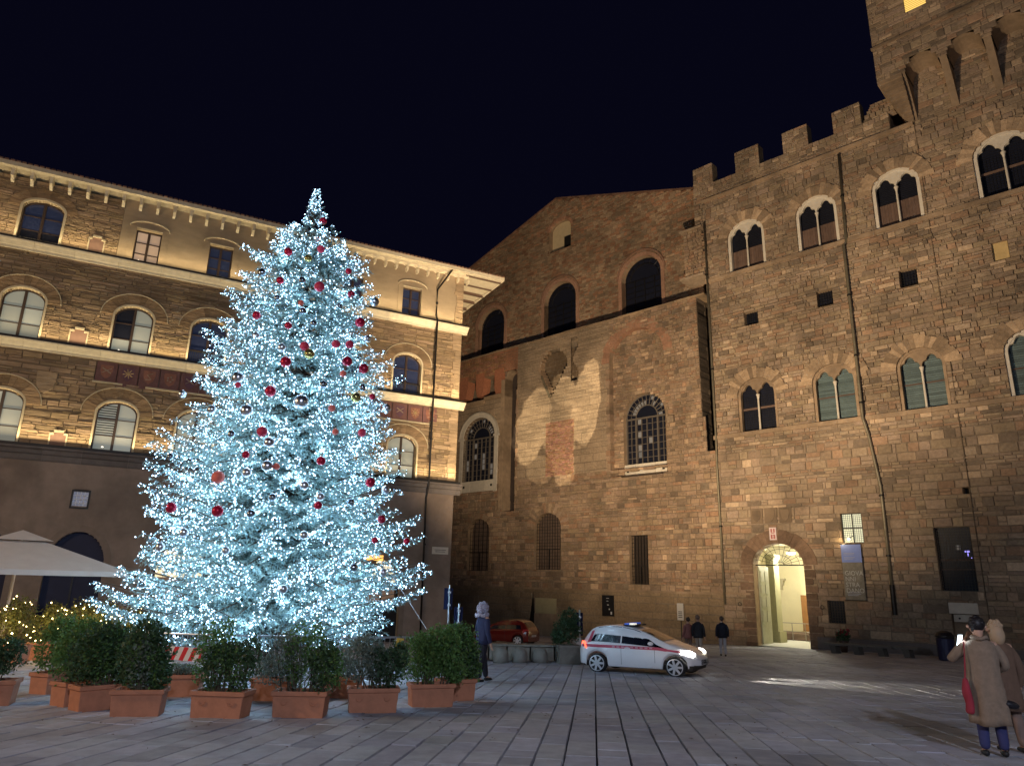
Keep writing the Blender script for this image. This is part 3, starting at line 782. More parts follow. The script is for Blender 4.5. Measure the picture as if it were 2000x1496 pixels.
PANEL = Op(-21.9, -19.7, -2.25, -1.08)
M_OPS = [WL, WR, RECR, SLOT, UPR, LOW1, LOW2, LOW3, WHOLE, FUN, CLEFT, TRI]
st = []; bk = G()
def pal_warm(): t = pal_stone(); return (t[0] * 1.08, t[1] * 1.02, t[2] * .98)
def pal_ash(): k = R.uniform(.95, 1.2); return (k, k * .99, k * .95)
def pal_base(): k = R.uniform(.78, 1.0); return (k, k * .96, k * .85)
masonry(st, bk, -5.0, -.32, -38, -5.4, M_OPS, (.45, .6), (1.0, 2.0), (0, .012), palette=pal_base)
masonry(st, bk, -.32, 8.5, -38, -5.4, M_OPS, (.26, .42), (.3, .85), (0, .06), palette=pal_warm)
masonry(st, bk, 8.5, 16.4, -38, -26.0, M_OPS, (.4, .5), (.8, 1.6), (0, .015), palette=pal_ash)
masonry(st, bk, 16.4, 20.9, -38, -26.0, M_OPS, (.14, .2), (.28, .5), (0, .02), palette=lambda: tuple(a * b for a, b in zip(pal_red(), (1.1, .75, .6))))
masonry(st, bk, 8.5, 15.5, -24.45, -14.3, M_OPS, (.32, .5), (.8, 2.0), (0, .03), palette=pal_ash, keys=[])
masonry(st, bk, 15.5, 20.9, -24.45, -14.3, M_OPS, (.16, .26), (.5, 1.3), (0, .03), palette=pal_ash, keys=[])
masonry(st, bk, 8.5, 18.8, -26.0, -24.45, [SLOT], (.3, .4), (.4, .8), (0, .04), palette=pal_warm)
masonry(st, bk, 18.8, 20.9, -26.0, -24.45, [], (.14, .2), (.28, .5), (0, .02), palette=lambda: (1.2, .75, .6))
masonry(st, bk, 8.5, 20.9, -14.3, lambda z: -6.3 if z > 11.6 else (-6.05 if z > 9.3 else -5.4), [RECR], (.17, .32), (.25, .65), (0, .05), palette=pal_warm)
# infill standing back in the tall brick-arched recess
st2 = []; bk2 = G()
masonry(st2, bk2, 8.1, 19.7, RECR.x0, RECR.x1 + .1, [WR], (.16, .3), (.25, .7), (0, .04), y=.5, palette=pal_warm)
masonry(st2, bk2, 15.4, 19.8, -22, -18, [], (.3, .5), (.6, 1.2), (0, .02), y=1.0, palette=lambda: (.5, .46, .4))  # funnel infill, recess shade put into its dark stone tint
# gable wall above the ledge
GW = [Op(-31.45, -27.75, 21.2, 24.65, 1.75), Op(-22.62, -18.86, 21.2, 24.95, 1.78), Op(-13.95, -10.1, 21.2, 24.75, 1.78)]
NW = Op(-22.1, -19.48, 30.0, 32.2, .85)
def gable_z(x): return 35.45 - (0.31 * (-21.2 - x) if x < -21.2 else 0.322 * (x + 21.2))
def gl(z): return max(-37.0, -21.2 - (35.45 - z) / .31)
def gr(z): return min(-6.4, -21.2 + (35.45 - z) / .322)
masonry(st2, bk2, 20.9, 35.4, gl, gr, GW + [NW], (.15, .25), (.25, .62), (0, .035), y=1.5, palette=pal_brick)
allst = st + st2
place_stones(allst, wing, FR, STONE)
bk.build('wall', JOINT, wing); bk2.build('rear_wall', JOINT, wing)
g = G(); g.prism([(-37, 20), (-6.4, 20), (-6.4, gable_z(-6.4) - .02), (-21.2, 35.43), (-37, gable_z(-37) - .02)], 2.4, 14, .9)
g.build('gable_core', SMOOTHST, wing)
g = G(); g.box(-38, -6.3, 1.2, 1.4, -5, 20.9); g.box(-38, -6.3, .06, 2.4, 20.6, 20.9)
g.box(-6.3, -5.3, .75, .9, -5, 9.0)
g.build('wall_core', JOINT, wing)
g = G(); g.box(-10, -5.3, 3.2, 3.4, 8.5, 28, .6); g.build('gap_wall', DSTONE, wing)  # shade of the gap put into dark stone, here and on its side
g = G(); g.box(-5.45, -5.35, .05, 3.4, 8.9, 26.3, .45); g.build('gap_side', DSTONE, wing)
g = G()
for z0, z1 in rows(26.4, 28.3, .17, .3):
    x = -6.1
    while x < -5.4: e = min(-5.38, x + R.uniform(.3, .6)); g.stone(x, e - .01, z0, z1 - .01, -.03, 2.0, .01, pal_stone(), .004); x = e
g.build('corner_masonry', STONE, wing)
for o, ya, yb in [(o, -.01, 1.22) for o in (LOW1, LOW2, LOW3, WL, SLOT, UPR, WHOLE)] + [(RECR, -.01, .56), (WR, .48, 1.22)] + [(o, 1.48, 2.42) for o in GW + [NW]]:
    rv = G(); reveal(rv, o, ya, yb); rv.build('opening_reveal', SMOOTHST, wing)
g = G()                                    # return of the front at the gap, shade put into its dark tint
z = 8.5
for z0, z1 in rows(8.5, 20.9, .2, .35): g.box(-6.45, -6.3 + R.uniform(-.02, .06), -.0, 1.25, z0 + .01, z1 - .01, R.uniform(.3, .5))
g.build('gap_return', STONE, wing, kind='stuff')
g = G(); x = -38
while x < -6.3:
    e = x + R.uniform(.8, 1.5); g.box(x + .01, e - .01, -.12 + R.uniform(-.03, .03), 1.5, 20.86, 21.0 + R.uniform(-.02, .02), pal_ash()); x = e
g.build('terrace_coping', SMOOTHST, wing)
band(wing, 'base_course', -38, -5.45, -.42, -.27, -.10, .04, SMOOTHST)
g = G(); x = -24.3
while x < -6:
    e = x + R.uniform(.4, 1.0); g.box(x, e - .01, -.1 + R.uniform(-.05, .05), .1, 8.38 + R.uniform(-.12, .05), 8.56, pal_warm()); x = e
g.build('broken_course', STONE, wing)
# gable coping and roof tiles
g = G()
for s in (-1, 1):
    n = 34
    for i in range(n):
        d0 = 15.8 * i / n; d1 = 15.8 * (i + 1) / n
        if s > 0 and d1 > 14.8: continue
        xa, xb = -21.2 + s * d0, -21.2 + s * d1; za, zb = gable_z(xa), gable_z(xb)
        g.prism([(xa, za - .02), (xb, zb - .02), (xb, zb + .12), (xa, za + .12)] if s > 0 else [(xb, zb - .02), (xa, za - .02), (xa, za + .12), (xb, zb + .12)], 1.36, 2.6, R.uniform(.6, 1.1))
g.build('verge_tiles', ROOFT, wing)
g = G()
g.add([(-37.5, 1.5, gable_z(-37.5) + .05), (-21.2, 1.5, 35.5), (-21.2, 16, 35.5), (-37.5, 16, gable_z(-37.5) + .05)], [(0, 1, 2, 3)], .8)
g.add([(-6.4, 1.5, gable_z(-6.4) + .05), (-21.2, 1.5, 35.5), (-21.2, 16, 35.5), (-6.4, 16, gable_z(-6.4) + .05)], [(3, 2, 1, 0)], .8)
g.build('roof', ROOFT, wing)
# pier of pale brickwork in the corner beside the battlemented palace
g = G()
for z0, z1 in rows(22.6, 26.4, .14, .22):
    x = -7.1
    while x < -5.55: e = x + R.uniform(.25, .5); g.stone(x, e - .01, z0, z1 - .01, -.05 - R.uniform(0, .04), 1.5, .01, pal_warm(), .004); x = e
g.box(-7.5, -5.5, -.2, 1.5, 22.4, 22.6, 1.2); g.box(-7.4, -5.5, -.18, 1.0, 26.4, 26.52, 1.1)
g.build('corner_pier', STONE, wing)
# brick arches
def pal_ar(): k = R.uniform(.8, 1.15); return (k, k * .95, k * .9)
voussoirs(wing, Op(RECR.x0, RECR.x1, 8, 17.3, 2.35), .75, 19, -.03, .5, BRICK, pal_ar, name='brick_voussoir', thvar=.12)
for o in GW:
    g = G(); arc_band(g, o.x0, o.x1, o.zs, o.rise, .32, 1.42, 2.0, 28, 1.0, o.z0); g.build('brick_arch', BRICK, wing)
    g = G(); arc_band(g, o.x0 - .32, o.x1 + .32, o.zs + .15, o.rise + .32, .13, 1.36, 1.6, 28, .7); g.build('hood_mould', BRICK, wing)
voussoirs(wing, LOW1, .55, 15, -.05, .2, STONE, pal_warm, thvar=.1); voussoirs(wing, LOW2, .85, 19, -.05, .2, STONE, pal_warm, thvar=.1)
voussoirs(wing, NW, .3, 9, 1.42, 1.7, BRICK, pal_ar, joined=True, name='brick_arch_ring')
g = G()
for z0, z1 in rows(8.6, 13.2, .09, .12):
    x = -20.95
    while x < -18.0:
        e = x + R.uniform(.22, .3); g.stone(x, min(e, -17.95) - .01, z0 + .004, z1 - .004, -.07 - R.uniform(0, .012), .03, .006, pal_red()); x = e
g.build('bricked_up_doorway', BRICK, wing, kind='stuff')
g = G()                                    # brick lining of the funnel recess and broken toothing
for k in range(14):
    z = 15.6 + k * .3; sp = FUN.span(z)
    if sp: g.box(sp[0] - R.uniform(.05, .2), sp[0], -.05, .6, z, z + .28, pal_ar())
g.build('broken_arch_edge', SMOOTHST, wing)
g = G(); g.tube([(-21.4, -.15, 17.4), (-20.5, -.12, 15.4)], .09, 6); g.build('iron_tie', LEAD, wing)
g = G()
for (xa, xb, z0, z1) in ((-32.4, -31.0, 17.0, 19.2), (-29.9, -28.8, 16.9, 19.2), (-27.4, -26.2, 16.6, 19.2)):
    g.prism([(xa, z1), (xa, z0 + .9), (xa + (xb - xa) * .25, z0), (xb - (xb - xa) * .2, z0), (xb, z0 + 1.2), (xb, z1)][::-1], -.02, .9, (1.15, .8, .65))
g.build('brick_corbel', BRICK, wing)
g = G(); x = -38
for (xa, xb, zz) in ((-38, -31.2, 16.35), (-31.2, -28.6, 16.5), (-28.6, -26.2, 16.75)): g.box(xa, xb - .01, -.16, .3, zz - .35, zz, pal_ash())
g.build('broken_cornice', SMOOTHST, wing)
g = G(); g.box(-26.1, -24.4, 1.0, 1.15, 5.9, 19); g.build('slot_back', mat('shade_dark_stone', (.05, .036, .03), .9, noise=.3), wing)  # shade of the slot put into a near-black stone colour
g = G(); g.box(-26.35, -26.02, -.14, 1.0, 6.2, 18.0, 1.15); g.build('slot_jamb', SMOOTHST, wing)
for k in range(26):
    pass
g = G()
for z0, z1 in rows(6.0, 16.8, .2, .45): g.box(-24.5, -24.45 + R.uniform(.0, .28), -.12 + R.uniform(0, .1), .5, z0 + .01, z1 - .01, pal_warm())
g.build('slot_toothing', STONE, wing)
g = G()
for z0, z1 in rows(8.1, 16.8, .2, .45): g.box(-14.6 + R.uniform(-.1, .1), -14.28, -.1 + R.uniform(0, .08), .5, z0 + .01, z1 - .01, pal_warm())
g.build('recess_toothing', STONE, wing)
g = G(); g.lathe([(.36, -.05), (.36, .02)], (0, 0, 0), 18); k = g.build('round_niche', JOINT, wing); k.location = (-12.45, .44, 17.25); k.rotation_euler = (math.pi / 2, 0, 0)
g = G(); g.box(-9.0, -8.5, -.25, .1, 11.6, 12.1, 1.0); g.build('projecting_stone', STONE, wing)

# the two big fanned windows
BARM = mat('grey_brown_bars', (.13, .11, .09), .6)
def fan_window(o, y, trim, lit):
    w = empty('window', parent=wing); c = (o.x0 + o.x1) / 2; a = (o.x1 - o.x0) / 2; zb = o.z0 + 1.0
    oo = Op(o.x0, o.x1, zb, o.zs, o.rise)
    if trim:
        g = G(); arc_band(g, o.x0, o.x1, o.zs, o.rise, .42, y - .12, y + .5, 30, 1.0, o.z0 - .1)
        arc_band(g, o.x0 - .42, o.x1 + .42, o.zs, o.rise + .42, .1, y - .2, y, 30, .8); g.box(o.x0 - .6, o.x0 + .1, y - .2, y, o.zs - .12, o.zs + .05); g.box(o.x1 - .1, o.x1 + .6, y - .2, y, o.zs - .12, o.zs + .05)
        g.build('marble_surround', MARBLE, w)
    for i in range(3):
        xa = o.x0 + 2 * a * (0, .27, .73)[i]; xb = o.x0 + 2 * a * (.27, .73, 1)[i]
        g = G(); g.box(xa + .015, xb - .015, y - .05, y + .2, o.z0, zb, R.uniform(.95, 1.15)); g.build('parapet_slab', MARBLE, w)
    g = G()
    for xx in (o.x0 + .3, o.x1 - .3): g.box(xx - .1, xx + .1, y - .08, y - .04, o.z0 + .4, o.z0 + .6)
    g.build('parapet_hole', METALD, w)
    g = G(); arch_fill(g, oo, y + .45, 24); g.build('glass', GLASSD, w)
    g = G(); bw = .035
    xi0, xi1 = o.x0 + 2 * a * .24, o.x1 - 2 * a * .24
    for xx, q in ((xi0, .06), (xi1, .06), (c, .03), (o.x0 + .04, .05), (o.x1 - .04, .05), ((o.x0 + xi0) / 2, .02), ((o.x1 + xi1) / 2, .02), ((xi0 + c) / 2, .02), ((xi1 + c) / 2, .02)):
        g.box(xx - q, xx + q, y + .32 - q, y + .4 + q * .3, zb, o.zs)
    k = 0; z = zb
    while z < o.zs + .01:
        g.box(o.x0, o.x1, y + .33, y + .37, z - bw * .6, z + bw * .6); z += .52
    g.box(o.x0, o.x1, y + .24, y + .4, o.zs - .12, o.zs + .0)
    ri = (xi1 - xi0) / 2; kz = o.rise / a
    for rr, q in ((ri, .05), ((ri + a) / 2, .02), (a - .05, .05)):
        g.tube([(c + rr * math.cos(math.pi * i / 24), y + .33, o.zs + rr * kz * math.sin(math.pi * i / 24)) for i in range(25)], q, 6)
    for i in range(1, 14):
        an = math.pi * i / 14; g.tube([(c + ri * math.cos(an), y + .33, o.zs + ri * kz * math.sin(an)), (c + a * math.cos(an), y + .33, o.zs + a * kz * math.sin(an))], .035, 5)
    g.build('glazing_bars', BARM, w)
    PG = mat('painted_reflection_pane', (.2, .2, .2), .25, emit=(.5, .45, .4), estr=.12)  # pale reflections painted as grey, faintly glowing panes
    for i in range(13):
        if R.random() < .55: continue
        a0, a1 = math.pi * (i + .12) / 14, math.pi * (i + .88) / 14; r0, r1 = ri * 1.06, (ri + a) / 2 * .97
        if R.random() < .4: r0, r1 = (ri + a) / 2 * 1.03, a * .93
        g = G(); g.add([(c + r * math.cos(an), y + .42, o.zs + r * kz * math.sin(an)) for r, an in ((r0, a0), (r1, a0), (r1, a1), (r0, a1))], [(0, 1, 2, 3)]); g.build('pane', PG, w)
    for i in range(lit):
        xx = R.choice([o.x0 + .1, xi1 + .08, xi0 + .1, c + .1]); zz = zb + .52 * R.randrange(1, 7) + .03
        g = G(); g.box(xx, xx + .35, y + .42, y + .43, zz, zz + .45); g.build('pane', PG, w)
fan_window(WL, .02, True, 9); fan_window(WR, .56, False, 6)
# dark windows of the gable wall
for o in GW:
    w = empty('window', parent=wing); g = G(); arch_fill(g, o, 2.1, 24); g.build('glass', GLASSD, w)
    g = G(); c = (o.x0 + o.x1) / 2; a = (o.x1 - o.x0) / 2
    for xx in (o.x0 + .06, c, o.x1 - .06, (c + o.x0) / 2, (c + o.x1) / 2): g.box(xx - .025, xx + .025, 1.98, 2.05, o.z0, o.zs)
    for i in range(8): z = o.z0 + .5 * i; g.box(o.x0, o.x1, 2.0, 2.04, z - .02, z + .02)
    for rr in (a * .97, a * .72): g.tube([(c + rr * math.cos(math.pi * i / 20), 2.0, o.zs + rr * o.rise / a * math.sin(math.pi * i / 20)) for i in range(21)], .035, 5)
    for i in range(1, 8): an = math.pi * i / 8; g.tube([(c + a * .72 * math.cos(an), 2.0, o.zs + o.rise * .72 * math.sin(an)), (c + a * math.cos(an), 2.0, o.zs + o.rise * math.sin(an))], .02, 4)
    g.build('glazing_bars', METALD, w)
w = empty('window', parent=wing); g = G(); arch_fill(g, NW, 2.0); g.build('plastered_back', mat('pale_niche_plaster', (.5, .4, .24), .85, noise=.1), w)
g = G(); g.box(-20.6, -19.5, 1.9, 1.99, 30.0, 31.4); g.build('dark_opening', METALD, w)
# barred windows low on the wing
BOARD = mat('brown_weathered_board', (.15, .105, .08), .8, tint=True, noise=.25); TINTED.add(BOARD.name)
for o, nx, nz in ((LOW1, 5, 12), (LOW2, 10, 17), (LOW3, 6, 13)):
    w = empty('window', parent=wing); g = G(); arch_fill(g, o, .55, 20, .9 if o is not LOW3 else .25); g.build('boards', BOARD, w)
    g = G(); c = (o.x0 + o.x1) / 2; a = (o.x1 - o.x0) / 2
    for i in range(nx + 1):
        xx = o.x0 + .03 + (2 * a - .06) * i / nx; zt = o.zs + o.rise * math.sqrt(max(0, 1 - ((xx - c) / a) ** 2)) if o.rise else o.zs
        g.box(xx - .014, xx + .014, .3, .33, o.z0, zt)
    for i in range(nz + 1):
        zz = o.z0 + .03 + (o.top - o.z0 - .06) * i / nz; sp = o.span(zz)
        if sp: g.box(sp[0], sp[1], .27, .298, zz - .014, zz + .014)
    g.box(o.x0, o.x1, .22, .27, o.z0 + (o.top - o.z0) * .35, o.z0 + (o.top - o.z0) * .35 + .06); g.box(c - .03, c + .03, .22, .265, o.z0, o.z0 + (o.top - o.z0) * .35)
    g.build('grille', METALD, w)
g = G(); g.box(PANEL.x0, PANEL.x1, -.05, .02, PANEL.z0, PANEL.zs); k = g.build('pale_rendered_panel', mat('pale_yellow_render', (.42, .36, .2), .9, noise=.12), wing)
g = G(); g.prism([(-22.75, -4.3), (-21.85, -4.3), (-22.2, -.7)], .02, .04); g.build('cleft_shade', METALD, wing)  # dark sheet painting the shade inside the triangular cleft
g = G(); g.prism([(-21.9, -4.3), (-19.9, -4.3), (-19.7, -2.26), (-21.9, -2.26)], -.16, .02, 1.1); g.build('bricked_plinth', SMOOTHST, wing)

pb = thing('poster_board', 'dark wall-mounted poster board with small pale notices between the barred windows and the white car', 'poster board', tuple(FR.w(-14.65, -.12, -1.42)), FR.a)
g = G(); g.box(-.52, .52, -.03, .03, -.73, .73); g.build('board', mat('black_board', (.012, .012, .014), .5), pb)
g = G()
for a, b, c, d in ((-.1, .06, .3, .34), (-.05, .1, .02, .08), (.1, .2, -.3, -.2), (.25, .38, -.62, -.42), (-.12, .12, .5, .53)): g.box(a, b, -.042, -.031, c, d)
g.build('notice', mat('white_paper', (.6, .6, .6), .8), pb)
ns = thing('parking_sign', 'narrow white upright sign with a dark roundel fixed to the brown wall above the pedestrians', 'sign', tuple(FR.w(-8.62, -.1, -1.6)), FR.a)
g = G(); g.box(-.24, .24, -.02, .02, -.55, .55); g.build('plate', mat('white_sign', (.55, .53, .5), .5), ns)
g = G(); g.lathe([(.17, -.028), (.17, -.02)], (0, 0, 0), 20); k = g.build('roundel', mat('grey_print', (.1, .1, .1), .6), ns); k.rotation_euler = (math.pi / 2, 0, 0); k.location = (0, 0, .28)
g = G(); g.lathe([(.1, -.034), (.1, -.03)], (0, 0, 0), 20); k = g.build('roundel_centre', mat('white_sign', (.55, .53, .5), .5), ns); k.rotation_euler = (math.pi / 2, 0, 0); k.location = (0, 0, .28)
g = G()
for z in (.0, -.12, -.24, -.36): g.box(-.15, .15, -.03, -.02, z - .03, z + .03)
g.build('small_print', mat('grey_print', (.1, .1, .1), .6), ns)
g = G(); g.tube([(0, .05, -2.0), (0, .05, .5)], .03, 8); g.build('pole', METALD, ns)

# projector light thrown on the broken front: soft blotches without any figure
pj = lamp('facade_projector', 'SPOT', (-1.0, 26.0, 0.6), 90000, (1.0, .80, .52), FR.w(-19.6, 0, 13.3), spot_size=math.radians(30), spot_blend=.15, shadow_soft_size=.02)
pj.data.use_nodes = True; nt = pj.data.node_tree; N = nt.nodes; Lk = nt.links; em = N['Emission']
tc = N.new('ShaderNodeNewGeometry'); vt = N.new('ShaderNodeVectorTransform'); vt.vector_type = 'VECTOR'; vt.convert_from = 'WORLD'; vt.convert_to = 'OBJECT'
Lk.new(tc.outputs['Incoming'], vt.inputs[0]); sp = N.new('ShaderNodeSeparateXYZ'); Lk.new(vt.outputs[0], sp.inputs[0])
def mth(op, a, b=None):
    n = N.new('ShaderNodeMath'); n.operation = op
    for i, v in enumerate((a, b)):
        if v is None: continue
        if isinstance(v, (int, float)): n.inputs[i].default_value = v
        else: Lk.new(v, n.inputs[i])
    return n.outputs[0]
px_ = mth('DIVIDE', sp.outputs[0], sp.outputs[2]); py_ = mth('DIVIDE', sp.outputs[1], sp.outputs[2])
px_ = mth('MULTIPLY', px_, -1.0); py_ = mth('MULTIPLY', py_, -1.0)
cmb = N.new('ShaderNodeCombineXYZ'); Lk.new(px_, cmb.inputs[0]); Lk.new(py_, cmb.inputs[1])
nz = N.new('ShaderNodeTexNoise'); nz.inputs['Scale'].default_value = 26; nz.inputs['Detail'].default_value = 4; Lk.new(cmb.outputs[0], nz.inputs['Vector'])
nn = mth('MULTIPLY', mth('SUBTRACT', nz.outputs['Fac'], .5), .7)
PJ = []
def blob(cx, cy, rx, ry, rot=0.0):
    c, s = math.cos(rot), math.sin(rot)
    dx = mth('SUBTRACT', px_, cx); dy = mth('SUBTRACT', py_, cy)
    u = mth('DIVIDE', mth('ADD', mth('MULTIPLY', dx, c), mth('MULTIPLY', dy, s)), rx)
    v = mth('DIVIDE', mth('SUBTRACT', mth('MULTIPLY', dy, c), mth('MULTIPLY', dx, s)), ry)
    d = mth('SQRT', mth('ADD', mth('MULTIPLY', u, u), mth('MULTIPLY', v, v)))
    d = mth('ADD', d, nn)
    n = N.new('ShaderNodeMapRange'); n.interpolation_type = 'SMOOTHSTEP'
    n.inputs[1].default_value = 1.02; n.inputs[2].default_value = .92; n.inputs[3].default_value = 0; n.inputs[4].default_value = 1
    Lk.new(d, n.inputs[0]); return n.outputs[0]
tot = blob(-0.0672, -0.024, 0.0408, 0.0984, -0.35)
tot = mth('MAXIMUM', tot, blob(0.0696, 0.042, 0.036, 0.102, -0.12))
tot = mth('MAXIMUM', tot, mth('MULTIPLY', blob(0, -0.006, 0.0564, 0.084), .5))
tot = mth('MAXIMUM', tot, mth('MULTIPLY', blob(0.0144, 0.066, 0.0336, 0.036), .9))
tot = mth('MAXIMUM', tot, mth('MULTIPLY', blob(0.0144, -0.1056, 0.0312, 0.054), .6))
tot = mth('MAXIMUM', tot, mth('MULTIPLY', blob(-0.048, -0.12, 0.036, 0.036, 0.4), .35))
wv = N.new('ShaderNodeTexWave'); wv.wave_type = 'RINGS'; wv.inputs['Scale'].default_value = 18; wv.inputs['Distortion'].default_value = 5; Lk.new(cmb.outputs[0], wv.inputs['Vector'])
tot = mth('MULTIPLY', tot, mth('ADD', mth('MULTIPLY', nz.outputs['Fac'], .9), mth('ADD', mth('MULTIPLY', wv.outputs['Fac'], .22), .2)))
Lk.new(tot, em.inputs['Strength'])

# ============================================================ LEFT PALACE
lp = thing('arched_window_palace', 'long four-storey tan palace on the left with arched windows and lit cornices', 'palace', tuple(FL.o), FL.a)
LCX = [-26.2, -22.6, -17.9, -14.35, -10.75, -7.0, -3.35]
XL = -30.0
top_w = []; mid_w = []; low_w = []
for c in LCX:
    hw = .87
    mid_w.append(Op(c - hw, c + hw, 10.46, 12.45, .60)); low_w.append(Op(c - hw, c + hw, 5.56, 7.48, .60))
top_arch = [Op(c - .87, c + .87, 15.33, 17.2, .48) for c in LCX[:2]]
top_rect = [Op(c - .6, c + .6, 15.4, 17.33) for c in LCX[2:]]
nich = [Op(-20.46, -19.84, 15.33, 16.05, .3), Op(-20.47, -19.78, 10.5, 11.15, .28), Op(-20.44, -19.82, 5.5, 6.05, .28)]
FRIEZE = Op(-19.15, -1.85, 9.0, 9.98)
SW = Op(-19.1, -18.48, 2.93, 3.65)
def harch(c, hw, zs, rise): return Op(c - hw, c + hw, -3.6, zs, rise)
shops = [harch(-22.2, 1.15, .35, 1.45), harch(-18.53, 1.15, .35, 1.48), harch(-14.1, 1.15, .2, 1.25), harch(-10.6, 1.15, .2, 1.25), harch(-7.0, 1.15, .15, 1.2), harch(-3.9, .95, .1, 1.0)]
L_OPS = top_arch + top_rect + mid_w + low_w + nich + [FRIEZE, SW] + shops
def pal_l():
    k = R.uniform(.72, 1.16)
    return (k, k * R.uniform(.95, 1.0), k * R.uniform(.86, .98))
st = []; bk = G()
masonry(st, bk, 5.5, 10.2, XL, 0, L_OPS, (.12, .26), (.35, 1.3), (.0, .055), palette=pal_l, joint=.004)
masonry(st, bk, 10.4, 14.95, XL, 0, L_OPS, (.10, .2), (.35, 1.3), (.0, .04), palette=pal_l, joint=.004)
masonry(st, bk, 15.3, 18.7, XL, -19.2, L_OPS, (.10, .18), (.35, 1.2), (.0, .028), palette=pal_l, joint=.004)
place_stones(st, lp, FL, RUBBLE)
bk.build('wall', RJOINT, lp)
pg = G()
for a, b in rows(15.3, 18.9, .25, .3, [15.4, 17.33]):
    for s0, s1 in free(a, b, -19.2, 0, top_rect): pg.add([(s0, 0, a), (s1, 0, a), (s1, 0, b), (s0, 0, b)], [(0, 1, 2, 3)])
pg.build('plaster_wall', PLASTER, lp)
pg = G()
for a, b in rows(-4.2, 5.2, .12, .16, [-3.6]):
    for s0, s1 in free(a, b, XL, 0, shops + [SW]): pg.add([(s0, .02, a), (s1, .02, a), (s1, .02, b), (s0, .02, b)], [(0, 1, 2, 3)])
pg.build('ground_floor_wall', DPLASTER, lp)
g = G(); g.box(XL, 0, 1.0, 10, 4.9, 18.9); g.box(-.5, -.0, .04, 1.2, -4.4, 18.9); g.box(XL, XL + .5, .04, 1.0, -4.4, 18.9)
g.box(-.5, 0, 1.2, 10, -4.4, 18.9); g.build('wall_core', DPLASTER, lp)
g = G(); g.box(XL, -.5, 5.0, 5.2, -4.2, 4.9); g.build('shop_rear_wall', DPLASTER, lp)
g = G()                                    # dressed corner strip on the right edge
for zz0, zz1 in ((5.5, 10.2), (10.4, 14.95), (15.3, 18.7)):
    for a, b in rows(zz0, zz1, .3, .42): g.box(-R.uniform(.35, .6), .03, -.07, .3, a + .01, b - .01, pal_ash())
g.build('corner_quoins', RUBBLE, lp, kind='stuff')
for o in top_arch + top_rect + mid_w + low_w + shops + [SW]: rv = G(); reveal(rv, o, -.01, .5); rv.build('opening_reveal', PLASTER, lp)
# cornices
def cornice(z, prof, m, name):
    g = G(); x = XL
    while x < .38:
        e = min(.38, x + R.uniform(1.2, 2.0)); k = R.uniform(.88, 1.1); n = len(prof)
        g.add([(x + .004, y, z + dz) for y, dz in prof] + [(e - .004, y, z + dz) for y, dz in prof],
              [tuple(range(n))[::-1], tuple(range(n, 2 * n))] + [(i, (i + 1) % n, (i + 1) % n + n, i + n) for i in range(n)], k)
        x = e
    return g.build(name, m, lp)
PR = [(.05, 0), (-.42, 0), (-.42, -.04), (-.37, -.10), (-.31, -.13), (-.20, -.27), (-.14, -.31), (-.12, -.42), (.05, -.42)]
cornice(15.33, PR, CORNICE, 'upper_cornice'); cornice(10.46, PR, CORNICE, 'middle_cornice')
PR3 = [(.05, 0), (-.36, 0), (-.38, -.09), (-.27, -.15), (-.20, -.30), (-.10, -.36), (-.08, -.55), (-.04, -.62), (.05, -.62)]
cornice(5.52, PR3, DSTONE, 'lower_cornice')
for z in (15.33, 10.46, 5.52):
    g = G(); g.box(XL, .25, -.335, -.315, z, z + .13); g.box(XL, .25, -.335, -.27, z, z + .02); g.build('light_strip_housing', METALD, lp)
# window frames and panes
def casement(o, styles, y=.3, m=FRAMEB, label=None):
    """styles: six characters, upper row first (left, right): p pale blind, d dark, b blue-dark, w warm"""
    w = empty('window', parent=lp); c = (o.x0 + o.x1) / 2; a = (o.x1 - o.x0) / 2
    if label: w['label'] = label
    M = {'p': BLIND, 'd': GLASSD, 'b': GLASSB, 'w': WARMP}
    h = o.top - o.z0; zl = [o.z0, o.z0 + h * .34, o.z0 + h * .66, o.top]
    for r in range(3):
        for s in range(2):
            za, zb = zl[2 - r], zl[3 - r]; xa, xb = (o.x0, c) if s == 0 else (c, o.x1)
            pts = [(xa, za), (xb, za)]
            n = 6; top = []
            for i in range(n + 1):
                x = xb + (xa - xb) * i / n
                zt = o.zs + o.rise * math.sqrt(max(0, 1 - ((x - c) / a) ** 2)) if o.rise else o.zs
                top.append((x, max(za + .01, min(zb, zt))))
            g = G(); pts += top; g.add([(x, y + .03, z) for x, z in pts], [tuple(range(len(pts)))], R.uniform(.75, 1.12)); g.build('pane', M[styles[r * 2 + s]], w)
    g = G()
    if o.rise: arc_band(g, o.x0 + .07, o.x1 - .07, o.zs, o.rise - .07, .07, y - .06, y + .06, 18, 1, o.z0)
    else: g.box(o.x0, o.x0 + .07, y - .06, y + .06, o.z0, o.zs); g.box(o.x1 - .07, o.x1, y - .06, y + .06, o.z0, o.zs); g.box(o.x0, o.x1, y - .055, y + .055, o.zs - .07, o.zs)
    g.box(c - .06, c + .06, y - .08, y + .05, o.z0, o.top - .02)
    for z in zl[1:3]: g.box(o.x0, o.x1, y - .03, y + .04, z - .02, z + .02)
    g.box(o.x0, o.x1, y - .05, y + .05, o.z0, o.z0 + .09)
    g.build('frame', m, w)
    return w
LINEST = mat('pale_stone_trim', (.5, .42, .28), .75, tint=True, noise=.12); TINTED.add(LINEST.name)
def ltrim(o, parent=None, th=.09):
    g = G(); arc_band(g, o.x0, o.x1, o.zs, o.rise, th, -.09, .28, 20, 1, o.z0); g.build('arch_trim', LINEST, parent or lp)
sty_mid = ['pppppp', 'pppppp', 'dpdppp', 'bbbbbb', 'bbbbbb', 'bbbbbb', 'bbbbbb']
